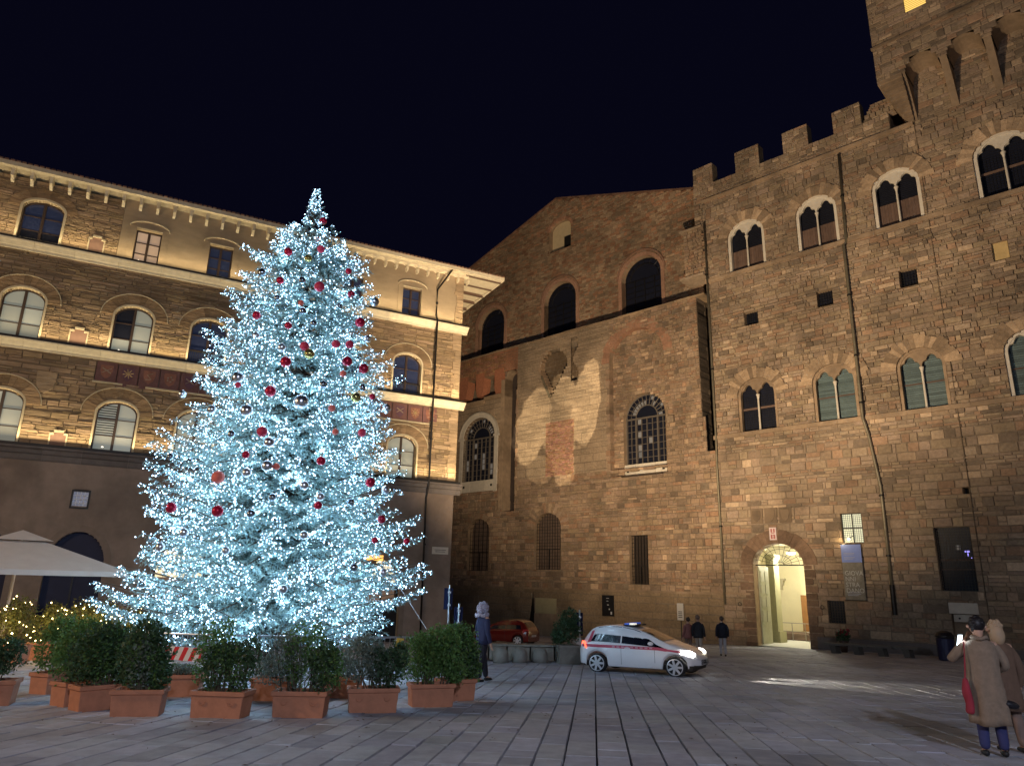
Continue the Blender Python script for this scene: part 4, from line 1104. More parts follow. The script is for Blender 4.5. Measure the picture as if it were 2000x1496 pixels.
sty_low = ['pppppp', 'pppppp', 'pppppp', 'pppppp', 'pppppp', 'pppppp', 'pppppp']
lab_mid = {2: 'half dark half pale window with a small lamp reflection', 3: 'dark blue window with drawn curtains and a low railing'}
def pal_v(): k = R.uniform(.62, .95); return (k, k * .92, k * .82)
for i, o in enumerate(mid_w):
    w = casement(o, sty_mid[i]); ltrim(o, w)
    voussoirs(lp, o, .62, 15, -.075, .1, RUBBLE, pal_v, gap=.02)
    g = G(); arc_band(g, o.x0 - .62, o.x1 + .62, o.zs, o.rise + .62, .035, -.11, .05, 24); g.build('hood_line', LINEST, lp)
    if sty_mid[i][0] == 'b':
        g = G()
        for k in range(17): xx = o.x0 + .05 + 1.64 * k / 16; g.box(xx - .01, xx + .01, .08, .1, o.z0, o.z0 + .75)
        g.box(o.x0, o.x1, .07, .11, o.z0 + .75, o.z0 + .79); g.build('railing', METALD, w)
        g = G()
        for s in (-1, 1):
            c = (o.x0 + o.x1) / 2
            g.add([(c, .36, o.top - .05), (c + s * .8, .36, o.zs), (c + s * .8, .36, o.z0), (c + s * .35, .36, o.z0), (c + s * .3, .36, o.z0 + 1.2)], [(0, 1, 2, 3, 4)])
        g.build('curtain', mat('dim_curtain', (.1, .11, .15), .9, emit=(.08, .1, .16), estr=.12), w)
for i, o in enumerate(low_w):
    w = casement(o, sty_low[i]); ltrim(o, w)
    voussoirs(lp, o, .66, 15, -.075, .1, RUBBLE, pal_v, gap=.02)
    g = G(); arc_band(g, o.x0 - .66, o.x1 + .66, o.zs, o.rise + .66, .035, -.11, .05, 24); g.build('hood_line', LINEST, lp)
# louvred blind inside one of the lower windows
g = G(); o = low_w[2]
for k in range(13): z = o.z0 + .85 + k * .12; g.box(o.x0 + .08, (o.x0 + o.x1) / 2 - .06, .315, .33, z, z + .05)
g.build('venetian_blind', METALD, lp)
SPOTM = mat('small_lamp_reflection', (1, 1, 1), .5, emit=(1, .9, .7), estr=2.5)  # lamp reflections painted as glowing beads on the panes
for o, dx in ((mid_w[2], -.45), (low_w[2], -.4), (top_rect[0], -.3)):
    g = G(); g.sphere((0, 0, 0), .05, 8, 5, sz=.5); k = g.build('reflection_bead', SPOTM, lp); k.location = ((o.x0 + o.x1) / 2 + dx, .31, o.z0 + .3)
for o in top_arch:
    w = casement(o, 'bbbbdd'); ltrim(o, w, .11)
    voussoirs(lp, o, .6, 13, -.06, .1, RUBBLE, pal_v, gap=.012)
for i, o in enumerate(top_rect):
    w = casement(o, 'wwwwww' if i == 0 else 'bbbbbb')
    if i == 0: w['label'] = 'top-floor window with warm lit curtain'
    g = G(); a, b = o.x0 - .3, o.x1 + .3
    g.box(a, o.x0, -.03, .03, o.z0 - .1, 17.45); g.box(o.x1, b, -.03, .03, o.z0 - .1, 17.45); g.box(o.x0, o.x1, -.03, .03, o.zs, 17.45); g.build('plaster_surround', PLASTER, w)
    g = G(); arc_band(g, a, b, 17.42, .34, .05, -.1, .03, 20); g.box(o.x0 - .02, o.x1 + .02, -.07, .02, o.zs, o.zs + .05); g.build('arch_moulding', LINEST, w)
BRNP = mat('brown_niche_panel', (.2, .12, .09), .85, noise=.12)
for o in nich:
    n = empty('niche', parent=lp); g = G(); arch_fill(g, o, -.02); g.build('panel', BRNP, n)
    g = G(); c = (o.x0 + o.x1) / 2; z = o.top
    g.box(c - .2, c + .2, -.1, .05, z - .03, z + .07); g.box(o.x0 - .06, c - .2, -.09, .05, z - .16, z - .07); g.box(c + .2, o.x1 + .06, -.09, .05, z - .16, z - .07)
    g.box(o.x0 - .06, o.x0, -.07, .05, o.z0, z - .16, .9); g.box(o.x1, o.x1 + .06, -.07, .05, o.z0, z - .16, .9); g.build('niche_trim', LINEST, n)
# row of painted coats of arms under the middle cornice
FRZ = mat('faded_purple_brown_fresco', (.17, .085, .075), .9, noise=.25, nscale=4)
SHG = [mat('ochre_fresco', (.42, .3, .15), .9, noise=.3), mat('rust_fresco', (.27, .12, .08), .9, noise=.3), mat('pale_fresco', (.36, .27, .19), .9, noise=.3)]
x = -19.15; i = 0
while x < -2.0:
    fz = empty('shield_panel', parent=lp); zb = 9.0 if i not in (1, 2, 5) else 8.86
    g = G(); g.box(x + .02, x + .92, -.02, .03, zb, 9.98); g.build('ground', FRZ, fz)
    c = x + .47; sh = [(0, -.36), (.2, -.2), (.27, .05), (.27, .32), (-.27, .32), (-.27, .05), (-.2, -.2)]
    g = G(); g.prism([(c + a, 9.5 + b) for a, b in sh], -.04, -.018); g.build('shield', SHG[1] if i % 3 != 1 else mat('dull_violet_fresco', (.14, .07, .09), .9), fz)
    g = G()
    if i % 4 == 1:
        for k in range(8): an = k * math.pi / 4 + .2; g.tube([(c, -.05, 9.52), (c + .24 * math.cos(an), -.05, 9.52 + .24 * math.sin(an))], .022, 4)
    elif i % 4 == 2: g.tube([(c - .15, -.05, 9.35), (c + .1, -.05, 9.4), (c - .1, -.05, 9.6), (c + .15, -.05, 9.7)], .025, 4)
    elif i % 4 == 3:
        for k in range(5): g.sphere((c + .12 * math.cos(k * 1.257), -.045, 9.52 + .12 * math.sin(k * 1.257)), .05, 6, 4)
    else: g.tube([(c - .2, -.05, 9.68), (c + .2, -.05, 9.42)], .03, 4); g.tube([(c - .2, -.05, 9.42), (c + .2, -.05, 9.68)], .02, 4)
    g.build('charge', SHG[0] if i % 4 == 1 else SHG[2], fz)
    x += .94; i += 1
band(lp, 'frieze_sill', -19.2, -17.9, 8.9, 8.98, -.13, .05, LINEST); band(lp, 'frieze_sill', -16.9, -1.8, 8.9, 8.98, -.13, .05, LINEST)
g = G(); sh = [(0, -.55), (.3, -.3), (.4, .1), (.4, .5), (-.4, .5), (-.4, .1), (-.3, -.3)]
g.prism([(-21.05 + a, 8.6 + b) for a, b in sh], -.13, -.02, 1.05); g.build('carved_shield', RUBBLE, lp)
# eaves
g = G(); x = XL
while x < 2.6: e = min(2.6, x + 2.2); g.box(x, e - .01, -.72, -.5, 18.86, 19.08, R.uniform(.8, .95)); x = e
g.build('gutter_fascia', CORNICE, lp)
g = G(); g.box(XL, 2.5, -.62, 1.0, 18.84, 18.9, .75); g.box(0, 2.5, -.6, 11.5, 18.95, 19.02, .9); g.build('eaves_soffit', CORNICE, lp)
x = XL + .3
while x < -7.2:
    g = G(); g.prism([(0, 0)] * 0 or [(x - .06, 18.45), (x + .06, 18.45), (x + .09, 18.84), (x - .09, 18.84)], -.5, .03, 1.0)
    g.add([(x - .07, -.03, 18.3), (x + .07, -.03, 18.3), (x + .07, -.22, 18.36), (x - .07, -.22, 18.36), (x - .07, -.03, 18.46), (x + .07, -.03, 18.46), (x + .07, -.3, 18.46), (x - .07, -.3, 18.46)], [(0, 1, 2, 3), (3, 2, 6, 7), (0, 3, 7, 4), (1, 5, 6, 2)], 1.0)
    g.build('eaves_bracket', CORNICE, lp); x += .80
for c in [-6.9 + .68 * i for i in range(11)]:      # little arched corbel table on the right half
    g = G(); P = []
    for k in range(13):
        xx = c - .34 + .68 * k / 12; u = abs(xx - c) / .34
        P.append((xx, 18.5 + .24 * math.sqrt(max(0, 1 - u * u)) if u < 1 else 18.5))
    vs = []; fs = []
    for xx, zb in P: vs += [(xx, -.36, zb), (xx, -.36, 18.85), (xx, .02, zb)]
    for k in range(12): q = k * 3; fs += [(q, q + 3, q + 4, q + 1), (q + 2, q + 5, q + 3, q)]
    g.add(vs, fs, 1.0)
    g.prism([(c + .30, 18.28), (c + .38, 18.28), (c + .42, 18.52), (c + .26, 18.52)], -.3, .02, 1.0)
    g.build('corbel_arch', CORNICE, lp)
RAFT = mat('dark_rafter', (.1, .06, .04), .8)
for i in range(9):
    g = G(); y = -.4 + i * 1.35; g.box(.02, 2.5, y, y + .16, 18.78, 18.95); g.build('rafter', RAFT, lp)
g = G(); g.box(2.42, 2.6, -.5, 11.5, 18.86, 19.08, .9); g.build('side_gutter', CORNICE, lp)
g = G(); x = XL
while x < 2.6:
    g.box(x, x + .18, -.76, -.3, 19.08, 19.15, R.uniform(.6, 1.1)); x += .24
g.build('tile_ends', ROOFT, lp, kind='stuff')
g = G(); g.add([(XL, -.7, 19.1), (2.6, -.7, 19.1), (2.6, 11.5, 22.4), (XL, 11.5, 22.4)], [(0, 1, 2, 3)], .8); g.add([(2.6, -.7, 19.1), (2.6, 11.5, 19.1), (2.6, 11.5, 22.4)], [(0, 1, 2)], .8); g.build('roof', ROOFT, lp)
pipe(lp, 'drain_pipe', [(-1.0, -.62, 18.9), (-1.78, -.2, 17.5), (-1.78, -.2, 15.8), (-1.78, -.44, 15.4), (-1.76, -.44, 5.3), (-1.76, -.14, 4.6), (-1.66, -.14, -3.2)], .055, METALD, [(-1.78, -.2, 16.6), (-1.76, -.44, 12.4), (-1.76, -.44, 8.0), (-1.7, -.14, 2)])
# marble street plate (its writing is too small to read in the photograph)
g = G(); g.box(-1.18, -.2, -.05, .0, 1.5, 1.9); k = g.build('street_name_plate', MARBLE, lp)
g = G(); g.box(-1.05, -.35, -.056, -.05, 1.72, 1.75); g.box(-1.0, -.4, -.056, -.05, 1.62, 1.65); g.build('plate_line', mat('grey_print', (.1, .1, .1), .6), k)
# small barred white-framed window
w = empty('window', parent=lp); g = G(); arch_fill(g, SW, .2); g.build('glass', mat('faint_lit_glass', (.2, .2, .25), .3, emit=(.4, .42, .55), estr=.22), w)
g = G(); g.box(SW.x0 - .07, SW.x1 + .07, -.03, .03, SW.zs, SW.zs + .07); g.box(SW.x0 - .07, SW.x1 + .07, -.03, .03, SW.z0 - .07, SW.z0); g.box(SW.x0 - .07, SW.x0, -.03, .03, SW.z0, SW.zs); g.box(SW.x1, SW.x1 + .07, -.03, .03, SW.z0, SW.zs); g.build('frame', METALD, w)
g = G()
for k in range(1, 4): xx = SW.x0 + .155 * k; g.box(xx - .014, xx + .014, .05, .07, SW.z0, SW.zs); zz = SW.z0 + .18 * k; g.box(SW.x0, SW.x1, .07, .09, zz - .014, zz + .014)
g.build('grille', mat('white_painted_bar', (.6, .6, .6), .5), w)
# ground floor arches
NAVY = mat('navy_shutter', (.012, .013, .03), .7, noise=.2, emit=(.02, .03, .1), estr=.04)  # faint blue glow painted onto the shutter
for i, o in enumerate(shops):
    d = empty('shopfront', parent=lp)
    g = G(); arc_band(g, o.x0, o.x1, o.zs, o.rise, .3, -.03, .05, 22, 1, o.z0); g.build('archway_band', mat('brown_dressed_arch', (.21, .16, .125), .85, noise=.15), d)
    if i in (0, 1):
        g = G(); arch_fill(g, o, .4, 20); g.build('shutter', NAVY, d)
        g = G(); g.box(o.x0, o.x1, .34, .4, -.15, -.05); g.box((o.x0 + o.x1) / 2 - .04, (o.x0 + o.x1) / 2 + .04, .35, .4, o.z0, -.1); g.build('shutter_rail', METALD, d)
    else:
        SH = mat('warm_shop_interior', (.6, .5, .35), .7, emit=(1.0, .76, .42), estr=1.15 if i == 2 else .8, noise=.3, nscale=1.2)
        g = G(); arch_fill(g, Op(o.x0, o.x1, min(.5, o.zs), max(o.zs, .5) if False else o.zs, o.rise), .9, 20, z0=-.1); g.build('lit_interior', SH, d)
        g = G(); g.box(o.x0, o.x1, .9, .95, -3.5, -.1); g.build('dim_interior', mat('dim_shop_interior', (.3, .18, .12), .7, emit=(1, .6, .35), estr=.10, noise=.4, nscale=2), d)
        g = G(); g.box(o.x0, o.x1, .3, .4, .42, .54); g.box(o.x0, o.x0 + .09, .3, .4, o.z0, o.zs + .5); g.box(o.x1 - .09, o.x1, .3, .4, o.z0, o.zs + .5); c = (o.x0 + o.x1) / 2; g.box(c - .025, c + .025, .3, .4, o.z0, o.top)
        g.box(o.x0, o.x1, .28, .42, -3.5, -1.2); g.build('shop_frame', METALD, d)
    if i == 2:
        g = G()
        pts = [(.0, .0), (.3, .08), (.22, .3), (-.05, .22), (-.25, .32), (-.3, .02)]
        g.prism([(o.x0 + 1.2 + a, .75 + b) for a, b in pts], .8, .85); g.build('yellow_decoration', mat('yellow_glow', (.8, .5, .05), .5, emit=(1, .6, .05), estr=1.2), d)
# lantern and yellow sign on brackets beside the right shop
ln = thing('wall_lantern', 'small wall lantern under an orange sign just right of the tree', 'lantern', tuple(FL.w(-4.6, -.6, .7)), FL.a)
g = G(); g.box(-.16, .16, -.16, .16, -.3, .1); g.box(-.22, .22, -.22, .22, .1, .16); g.tube([(0, .5, .3), (0, 0, .3), (0, 0, .16)], .025, 5); g.build('case', METALD, ln)
g = G(); g.box(-.12, .12, -.17, -.161, -.26, .06); g.build('pane', mat('lantern_glass', (.6, .5, .35), .4, emit=(1, .8, .5), estr=.7), ln)
ys = thing('shop_sign', 'glowing orange projecting shop sign above the wall lantern', 'sign', tuple(FL.w(-4.7, -.7, 1.15)), FL.a)
g = G(); g.box(-.45, .45, -.05, .05, -.14, .14); g.build('panel', mat('orange_sign', (.8, .4, .08), .5, emit=(1, .5, .1), estr=1.5), ys)
g = G(); g.box(-.03, .03, .05, .7, -.03, .03); g.build('bracket', METALD, ys)

# ============================================================ CHRISTMAS TREE
TX, TY = -6.15, 19.5
TZ = gz(TY); TTOP = 11.42
PROF = [(-1.75, 3.2), (-1.3, 4.1), (-.7, 4.15), (.3, 3.75), (1.0, 3.85), (2.0, 3.35), (2.8, 3.45), (3.6, 3.3), (4.3, 2.85), (5.2, 2.85), (5.8, 2.6), (6.6, 2.25), (7.5, 2.2), (8.3, 1.92), (9.0, 1.55), (9.7, 1.25), (10.15, .62), (10.5, .30), (10.9, .16), (11.2, .09), (11.45, .03)]
def prof(z):
    if z <= PROF[0][0]: return PROF[0][1]
    for (a, ra), (b, rb) in zip(PROF[:-1], PROF[1:]):
        if a <= z <= b: return ra + (rb - ra) * (z - a) / (b - a)
    return .04
tree = thing('christmas_tree', 'tall spruce christmas tree covered with white lights standing behind the planters', 'tree', (TX, TY, TZ))
g = G(); g.tube([(0, 0, 0), (.02, .0, 5), (-.02, .02, 10), (0, 0, TTOP - TZ - .15)], [.22, .15, .07, .012], 10)
g.build('trunk', mat('spruce_bark', (.07, .05, .035), .9, bump=.02, bscale=12), tree)
P4 = []; Nn = []; tips = []; bg_ = G()
z = -1.55; wh = 0
rs = np.random.RandomState(11)
allp = []
while z < TTOP - .15:
    fr = (z - TZ) / (TTOP - TZ)
    nb_ = int(15 - 8 * fr) + (0 if z > 9.5 else 1)
    for k in range(nb_):
        az = 2 * math.pi * (k + rs.uniform(-.35, .35)) / nb_ + wh * 1.1
        zj = z + rs.uniform(-.18, .18)
        lobe = .96 + .06 * math.sin(az * 3 + zj * 1.3) + .05 * math.sin(az * 5 - zj * 2.1)
        Lb = max(.05, prof(zj) * lobe * rs.choice([rs.uniform(.78, .9), rs.uniform(.9, 1.04)], p=[.4, .6]))
        d = np.array([math.cos(az), math.sin(az), 0.0]); side = np.array([-d[1], d[0], 0.0])
        droop = -.26 if zj < 8 else -.05
        root = np.array([0, 0, zj - TZ + (.30 * Lb if zj < 9 else .05)])
        def bp(t): return root + d * (Lb * t) + np.array([0, 0, Lb * (droop * math.sin(t * 1.9) - .06 * t + .16 * t ** 3) if zj < 10.3 else Lb * .7 * t])
        bg_.tube([bp(t) for t in (0, .3, .6, 1.0)], [.035 * (1 - fr * .6), .025, .015, .005], 4, cap=False)
        nt_ = max(3, int(Lb / .075))
        for i in range(nt_):
            t = .16 + .84 * (i + rs.rand()) / nt_
            base = bp(t); s = 1 if i % 2 else -1
            tl = (.16 + .58 * (1 - t) * min(1, Lb / 2)) * rs.uniform(.7, 1.2) * min(1, .22 + Lb * .55)
            if t > .95: s = 0
            dirv = d * .75 + side * s * .9 + np.array([0, 0, rs.uniform(-.5, .12)]); dirv /= np.linalg.norm(dirv)
            end = base + dirv * tl + np.array([0, 0, -.25 * tl])
            allp.append((base, end, tl))
            if t > .3:
                for _ in range(2): tips.append(base + (end - base) * rs.uniform(.1, 1) + rs.normal(size=3) * .04)
                if rs.rand() < .5: tips.append(base + (end - base) * rs.uniform(.0, .9) + rs.uniform(-.11, .11, 3))
                tips.append(end + rs.uniform(-.04, .04, 3))
                tips.append(base + (end - base) * rs.uniform(.2, .7) + rs.uniform(-.04, .04, 3) + np.array([0, 0, .04]))
                tips.append(base + (end - base) * rs.uniform(.5, 1) + rs.uniform(-.09, .09, 3))
    z += .27 if z < 9 else .2; wh += 1
bg_.build('branches', mat('spruce_bark', (.07, .05, .035), .9), tree, kind='stuff')
# needle sprays: slim blades feathering out from every twig
V = []
for base, end, tl in allp:
    n = max(5, int(tl / .026)); ax = end - base; ln_ = np.linalg.norm(ax) + 1e-6; ax = ax / ln_
    for i in range(n):
        t = (i + rs.rand()) / n; p = base + (end - base) * t
        rnd = rs.normal(size=3); rnd -= ax * rnd.dot(ax) * .85; rnd /= np.linalg.norm(rnd) + 1e-6
        tip = p + (rnd * .8 + ax * .7) * rs.uniform(.06, .12); w_ = np.cross(rnd, ax); w_ /= np.linalg.norm(w_) + 1e-6; w_ *= rs.uniform(.013, .026)
        V.append((p - w_, p + w_, tip))
V = np.array(V, dtype=np.float32).reshape(-1, 3)
def tri_mesh(name, V, m, parent, kind='stuff', tint=None, k=3):
    me = bpy.data.meshes.new(name); n = len(V) // k
    me.vertices.add(len(V)); me.vertices.foreach_set('co', V.ravel())
    me.loops.add(len(V)); me.loops.foreach_set('vertex_index', np.arange(len(V), dtype=np.int32))
    me.polygons.add(n); me.polygons.foreach_set('loop_start', np.arange(0, len(V), k, dtype=np.int32))
    if tint is not None:
        at = me.attributes.new('tint', 'FLOAT_COLOR', 'POINT'); at.data.foreach_set('color', tint.astype(np.float32).ravel())
    me.update(calc_edges=True); me.validate(); me.materials.append(m)
    o = bpy.data.objects.new(name, me); link(o, parent)
    if kind: o['kind'] = kind
    return o
def leaf_tint(n, k, lo=.6, hi=1.4, hue=.12):
    a = np.repeat(rs.uniform(lo, hi, n), k); h = np.repeat(rs.uniform(-hue, hue, n), k)
    return np.stack([a * (1 + h), a, a * (1 - h), np.ones_like(a)], 1)
NEED = mat('spruce_needles', (.25, .36, .35), .6, tint=True, spec=.3); TINTED.add(NEED.name)
tri_mesh('needles', V, NEED, tree, tint=leaf_tint(len(V) // 3, 3))
print('needle tris', len(V) // 3, 'tips', len(tips))
# light bulbs on the branches
tips = np.array(tips)
dist = np.hypot(tips[:, 0], tips[:, 1]); pr = np.array([prof(z + TZ) for z in tips[:, 2]])
keep = (dist > pr * .5) & (rs.rand(len(tips)) < np.clip((dist / pr - .3) * 1.3, 0, 1) * np.where(tips[:, 1] > dist * .45, .35, .45 + .55 * np.abs(tips[:, 1]) / (dist + 1e-3))) & (tips[:, 2] > .75)
pts = tips[keep]
NB = 18500
if len(pts) > NB: pts = pts[rs.choice(len(pts), NB, replace=False)]
phi = (1 + 5 ** .5) / 2
ov = np.array([(1, 0, 0), (-1, 0, 0), (0, 1, 0), (0, -1, 0), (0, 0, 1), (0, 0, -1)], dtype=float)
of = [(0, 2, 4), (2, 1, 4), (1, 3, 4), (3, 0, 4), (2, 0, 5), (1, 2, 5), (3, 1, 5), (0, 3, 5)]
otr = np.array([ov[i] for f in of for i in f])                # 24 x 3
rad = np.where(rs.rand(len(pts)) < .08, rs.uniform(.017, .027, len(pts)), rs.uniform(.007, .0155, len(pts)))
BV = (pts[:, None, :] + otr[None] * rad[:, None, None]).reshape(-1, 3).astype(np.float32)
bt = np.where(rs.rand(len(pts)) < .35, rs.uniform(.12, .4, len(pts)), rs.uniform(.5, 1.4, len(pts))); cold = rs.uniform(-.10, .06, len(pts))
bt4 = np.repeat(np.stack([bt * (1 + cold), bt * (1 + cold * .4), bt, np.ones(len(pts))], 1), 24, 0)
BULB = mat('white_led', (.8, .9, 1), .4, tint=True, emit=(.46, .73, 1.0), estr=13); TINTED.add(BULB.name)
sl = tri_mesh('string_lights', BV, BULB, None, tint=bt4); sl.location = (TX, TY, TZ)
tag(sl, 'thousands of cold white bulbs strung over the christmas tree', 'string lights', kind='stuff')
for i in range(84):
    zz = TZ + 1.0 + (TTOP - TZ - 1.6) * (1 - math.sqrt(1 - (i + .5) / 84 * .97)); q = prof(zz) * rs.uniform(.45, .8); an = i * 2.39996
    lamp('string_light_fill', 'POINT', (TX + q * math.cos(an), TY + q * math.sin(an), zz), 31, (.5, .75, 1.0), shadow_soft_size=.12)  # added point lights inside the crown, strengthening the light of the bulbs
print('bulbs', len(pts))
# baubles
BRED = mat('crimson_bauble', (.5, .012, .05), .22, metal=.35, coat=.6); BMAT = mat('matte_red_bauble', (.55, .03, .08), .5)
BCOR = mat('coral_bauble', (.75, .16, .12), .5); BSIL = mat('silver_bauble', (.8, .84, .9), .28, metal=1.0)
BDRK = mat('dark_mirror_bauble', (.4, .48, .55), .22, metal=1.0); BGLD = mat('gold_bauble', (.62, .55, .2), .2, metal=.9)
KM = {'r': (BRED, 'crimson shiny'), 'm': (BMAT, 'matte red'), 'c': (BCOR, 'coral pink'), 's': (BSIL, 'silver mirror'), 'd': (BDRK, 'dark glassy'), 'g': (BGLD, 'pale gold')}
BB = [(563, 492, 'r', 9), (627, 487, 'm', 8), (631, 432, 'r', 8), (620, 467, 'c', 5), (547, 548, 'r', 8), (624, 560, 'm', 11), (686, 575, 'r', 8), (681, 530, 'r', 7), (501, 616, 'r', 9), (563, 636, 'r', 8), (703, 630, 'r', 11), (595, 676, 'm', 10),
      (656, 672, 'm', 9), (683, 673, 'm', 9), (678, 706, 'r', 11), (710, 720, 'r', 11), (558, 707, 'r', 12), (528, 764, 'r', 12), (465, 752, 'm', 6), (707, 845, 'm', 9), (512, 843, 'm', 11), (480, 888, 'r', 8), (627, 900, 'r', 10), (426, 932, 'c', 13),
      (334, 991, 'r', 11), (425, 998, 'r', 12), (723, 942, 'r', 11), (621, 987, 'r', 9), (745, 1014, 'r', 9), (732, 1055, 'r', 7), (794, 1057, 'r', 7), (648, 797, 'c', 8), (655, 843, 'c', 7), (540, 911, 'c', 7), (588, 592, 'c', 6), (727, 775, 'r', 7), (670, 730, 'c', 7),
      (512, 533, 'd', 9), (602, 505, 'g', 8), (590, 548, 'd', 8), (731, 590, 's', 10), (591, 608, 'd', 8), (541, 582, 'd', 7), (500, 656, 's', 8), (717, 662, 's', 8), (604, 691, 'g', 11), (550, 679, 's', 9), (465, 738, 's', 13), (588, 785, 's', 16), (695, 776, 'g', 11),
      (631, 751, 'd', 9), (755, 797, 's', 9), (414, 800, 's', 9), (356, 770, 's', 8), (482, 802, 's', 13), (526, 864, 's', 11), (522, 910, 's', 12), (482, 923, 's', 10), (532, 971, 'd', 8), (625, 970, 's', 9), (753, 957, 's', 9), (594, 948, 's', 10), (685, 981, 'd', 8), (313, 1068, 's', 9),
      (490, 1003, 'd', 9), (359, 1040, 's', 9), (593, 1045, 's', 9), (441, 1075, 's', 8), (553, 1150, 's', 9), (690, 1108, 'd', 9), (748, 1118, 's', 8), (612, 632, 'd', 8), (663, 598, 'd', 7), (707, 757, 'd', 8), (452, 848, 'd', 8), (333, 892, 'd', 7)]
def shell_point(px, py, k=.97):
    r = ray(px, py); best = None
    for i in range(400):
        Y = TY - 4.6 + i * .0125 * 1.0; p = r * (Y / r.y); dd = math.hypot(p.x - TX, p.y - TY); q = prof(p.z) * k
        if dd <= q: return p
        if best is None or dd - q < best[0]: best = (dd - q, p.copy())
    return best[1]
bp0 = G(); bp0.sphere((0, 0, 0), 1.0, 18, 12)
cap = G(); cap.lathe([(.22, .9), (.22, 1.14), (.12, 1.18)], (0, 0, 0), 8)
seen = {}; bme = {}
zn = ['low skirt', 'lower third', 'lower middle', 'middle', 'upper middle', 'upper third', 'narrow top', 'tip']
def side_word(px, py):
    c = 534 + (617 - 534) * (1200 - py) / 822; hw = 30 + 285 * (py - 378) / 822; u = (px - c) / hw
    return ['far left edge', 'left side', 'centre left', 'centre', 'centre right', 'right side', 'far right edge'][min(6, max(0, int((u + 1) * 3.5)))]
entries = []
for px, py, kk, rr in BB:
    m, w = KM[kk]; zi = min(7, int((1200 - py) / 822 * 8)); entries.append([px, py, kk, rr, '%s bauble, %s, %s of the tree' % (w, side_word(px, py), zn[zi])])
cnt = {}
for e in entries: cnt.setdefault(e[4], []).append(e)
for lab, es in cnt.items():
    if len(es) > 1:
        es.sort(key=lambda e: e[1])
        words = ['highest of those', 'second highest of those', 'third highest of those', 'lowest of those'] if len(es) > 2 else ['upper of the pair', 'lower of the pair']
        for i, e in enumerate(es):
            e[4] = e[4].replace('bauble,', 'bauble, %s,' % (words[i] if i < len(es) - 1 else (words[-1] if len(es) <= 2 else 'lowest of those')))
for px, py, kk, rr, lab in entries:
    m, w = KM[kk]; p = shell_point(px, py, 1.02); R_b = rr / F0 * p.length * .88
    o = tag(empty('bauble', tuple(p)), lab, 'bauble', 'baubles hanging on the christmas tree')
    if kk not in bme:
        a = bp0.build('ball', m, o, smooth=True); c = cap.build('cap', mat('bauble_cap', (.5, .5, .5), .3, metal=1), o); bme[kk] = (a.data, c.data)
    else:
        a = bpy.data.objects.new('ball', bme[kk][0]); link(a, o); c = bpy.data.objects.new('cap', bme[kk][1]); link(c, o)
    o.scale = (R_b,) * 3
# guy wire
gw = G(); gw.tube([at_depth(756, 1108, 17.5), at_depth(833, 1228, 15.5)], .008, 5)
tag(gw.build('guy_wire', mat('steel_wire', (.4, .4, .42), .4, metal=.8)), 'thin steel guy wire running from the tree down to the right', 'guy wire')

# ============================================================ PLANTERS WITH SHRUBS
LEAFS = [mat('mid_green_leaves', (.11, .21, .06), .5, tint=True, spec=.35), mat('grey_green_leaves', (.17, .21, .17), .5, tint=True, spec=.35), mat('dark_green_leaves', (.06, .115, .055), .5, tint=True, spec=.35), mat('warm_green_leaves', (.1, .11, .03), .5, tint=True)]
for m in LEAFS:
    TINTED.add(m.name); nt = m.node_tree; b_ = nt.nodes['Principled BSDF']; tr = nt.nodes.new('ShaderNodeBsdfTranslucent'); mx = nt.nodes.new('ShaderNodeMixShader'); mx.inputs[0].default_value = .4
    src = b_.inputs['Base Color'].links[0].from_socket; nt.links.new(src, tr.inputs[0]); out = nt.nodes['Material Output']
    nt.links.new(b_.outputs[0], mx.inputs[1]); nt.links.new(tr.outputs[0], mx.inputs[2]); nt.links.new(mx.outputs[0], out.inputs[0])
def foliage(blobs, n, size, m, parent, name='foliage', slim=.5, up=.3):
    C = []; q = np.array([b[6] if len(b) > 6 else 1.0 for b in blobs]) * np.array([b[3] * b[4] * b[5] for b in blobs]) ** .7; q = q / q.sum()
    idx = rs.choice(len(blobs), n, p=q)
    B = np.array([b[:6] for b in blobs])[idx]
    u = rs.normal(size=(n, 3)); u /= np.linalg.norm(u, axis=1)[:, None]; r = rs.uniform(.25, 1, n) ** .45 * (1 + .16 * np.sin(u[:, 0] * 9 + u[:, 2] * 7 + idx) + .1 * rs.normal(size=n))
    c = B[:, :3] + u * B[:, 3:6] * r[:, None]
    c = c[c[:, 2] > .0]; n = len(c)
    a = rs.normal(size=(n, 3)); a[:, 2] += up; a /= np.linalg.norm(a, axis=1)[:, None]
    b = np.cross(a, rs.normal(size=(n, 3))); b /= np.linalg.norm(b, axis=1)[:, None]
    s = rs.uniform(.6, 1.3, n)[:, None] * size
    Q = np.stack([c - a * s, c + b * s * slim, c + a * s, c - b * s * slim], 1).reshape(-1, 3).astype(np.float32)
    return tri_mesh(name, Q, m, parent, tint=leaf_tint(n, 4), k=4)
def stems(blobs, parent, base=.42, n=9, hw=.35):
    g = G()
    for i in range(n):
        b = blobs[i % len(blobs)]; x0 = max(-hw, min(hw, b[0] * .6)) + R.uniform(-.08, .08)
        g.tube([(x0, R.uniform(-.08, .08), base - .06), (x0 + (b[0] - x0) * .5 + R.uniform(-.05, .05), b[1] * .5, (base + b[2]) / 2), (b[0] + R.uniform(-.1, .1), b[1], b[2] + b[5] * .5)], [.012, .009, .004], 5, cap=False)
    g.build('stems', mat('brown_stem', (.09, .07, .045), .9), parent)
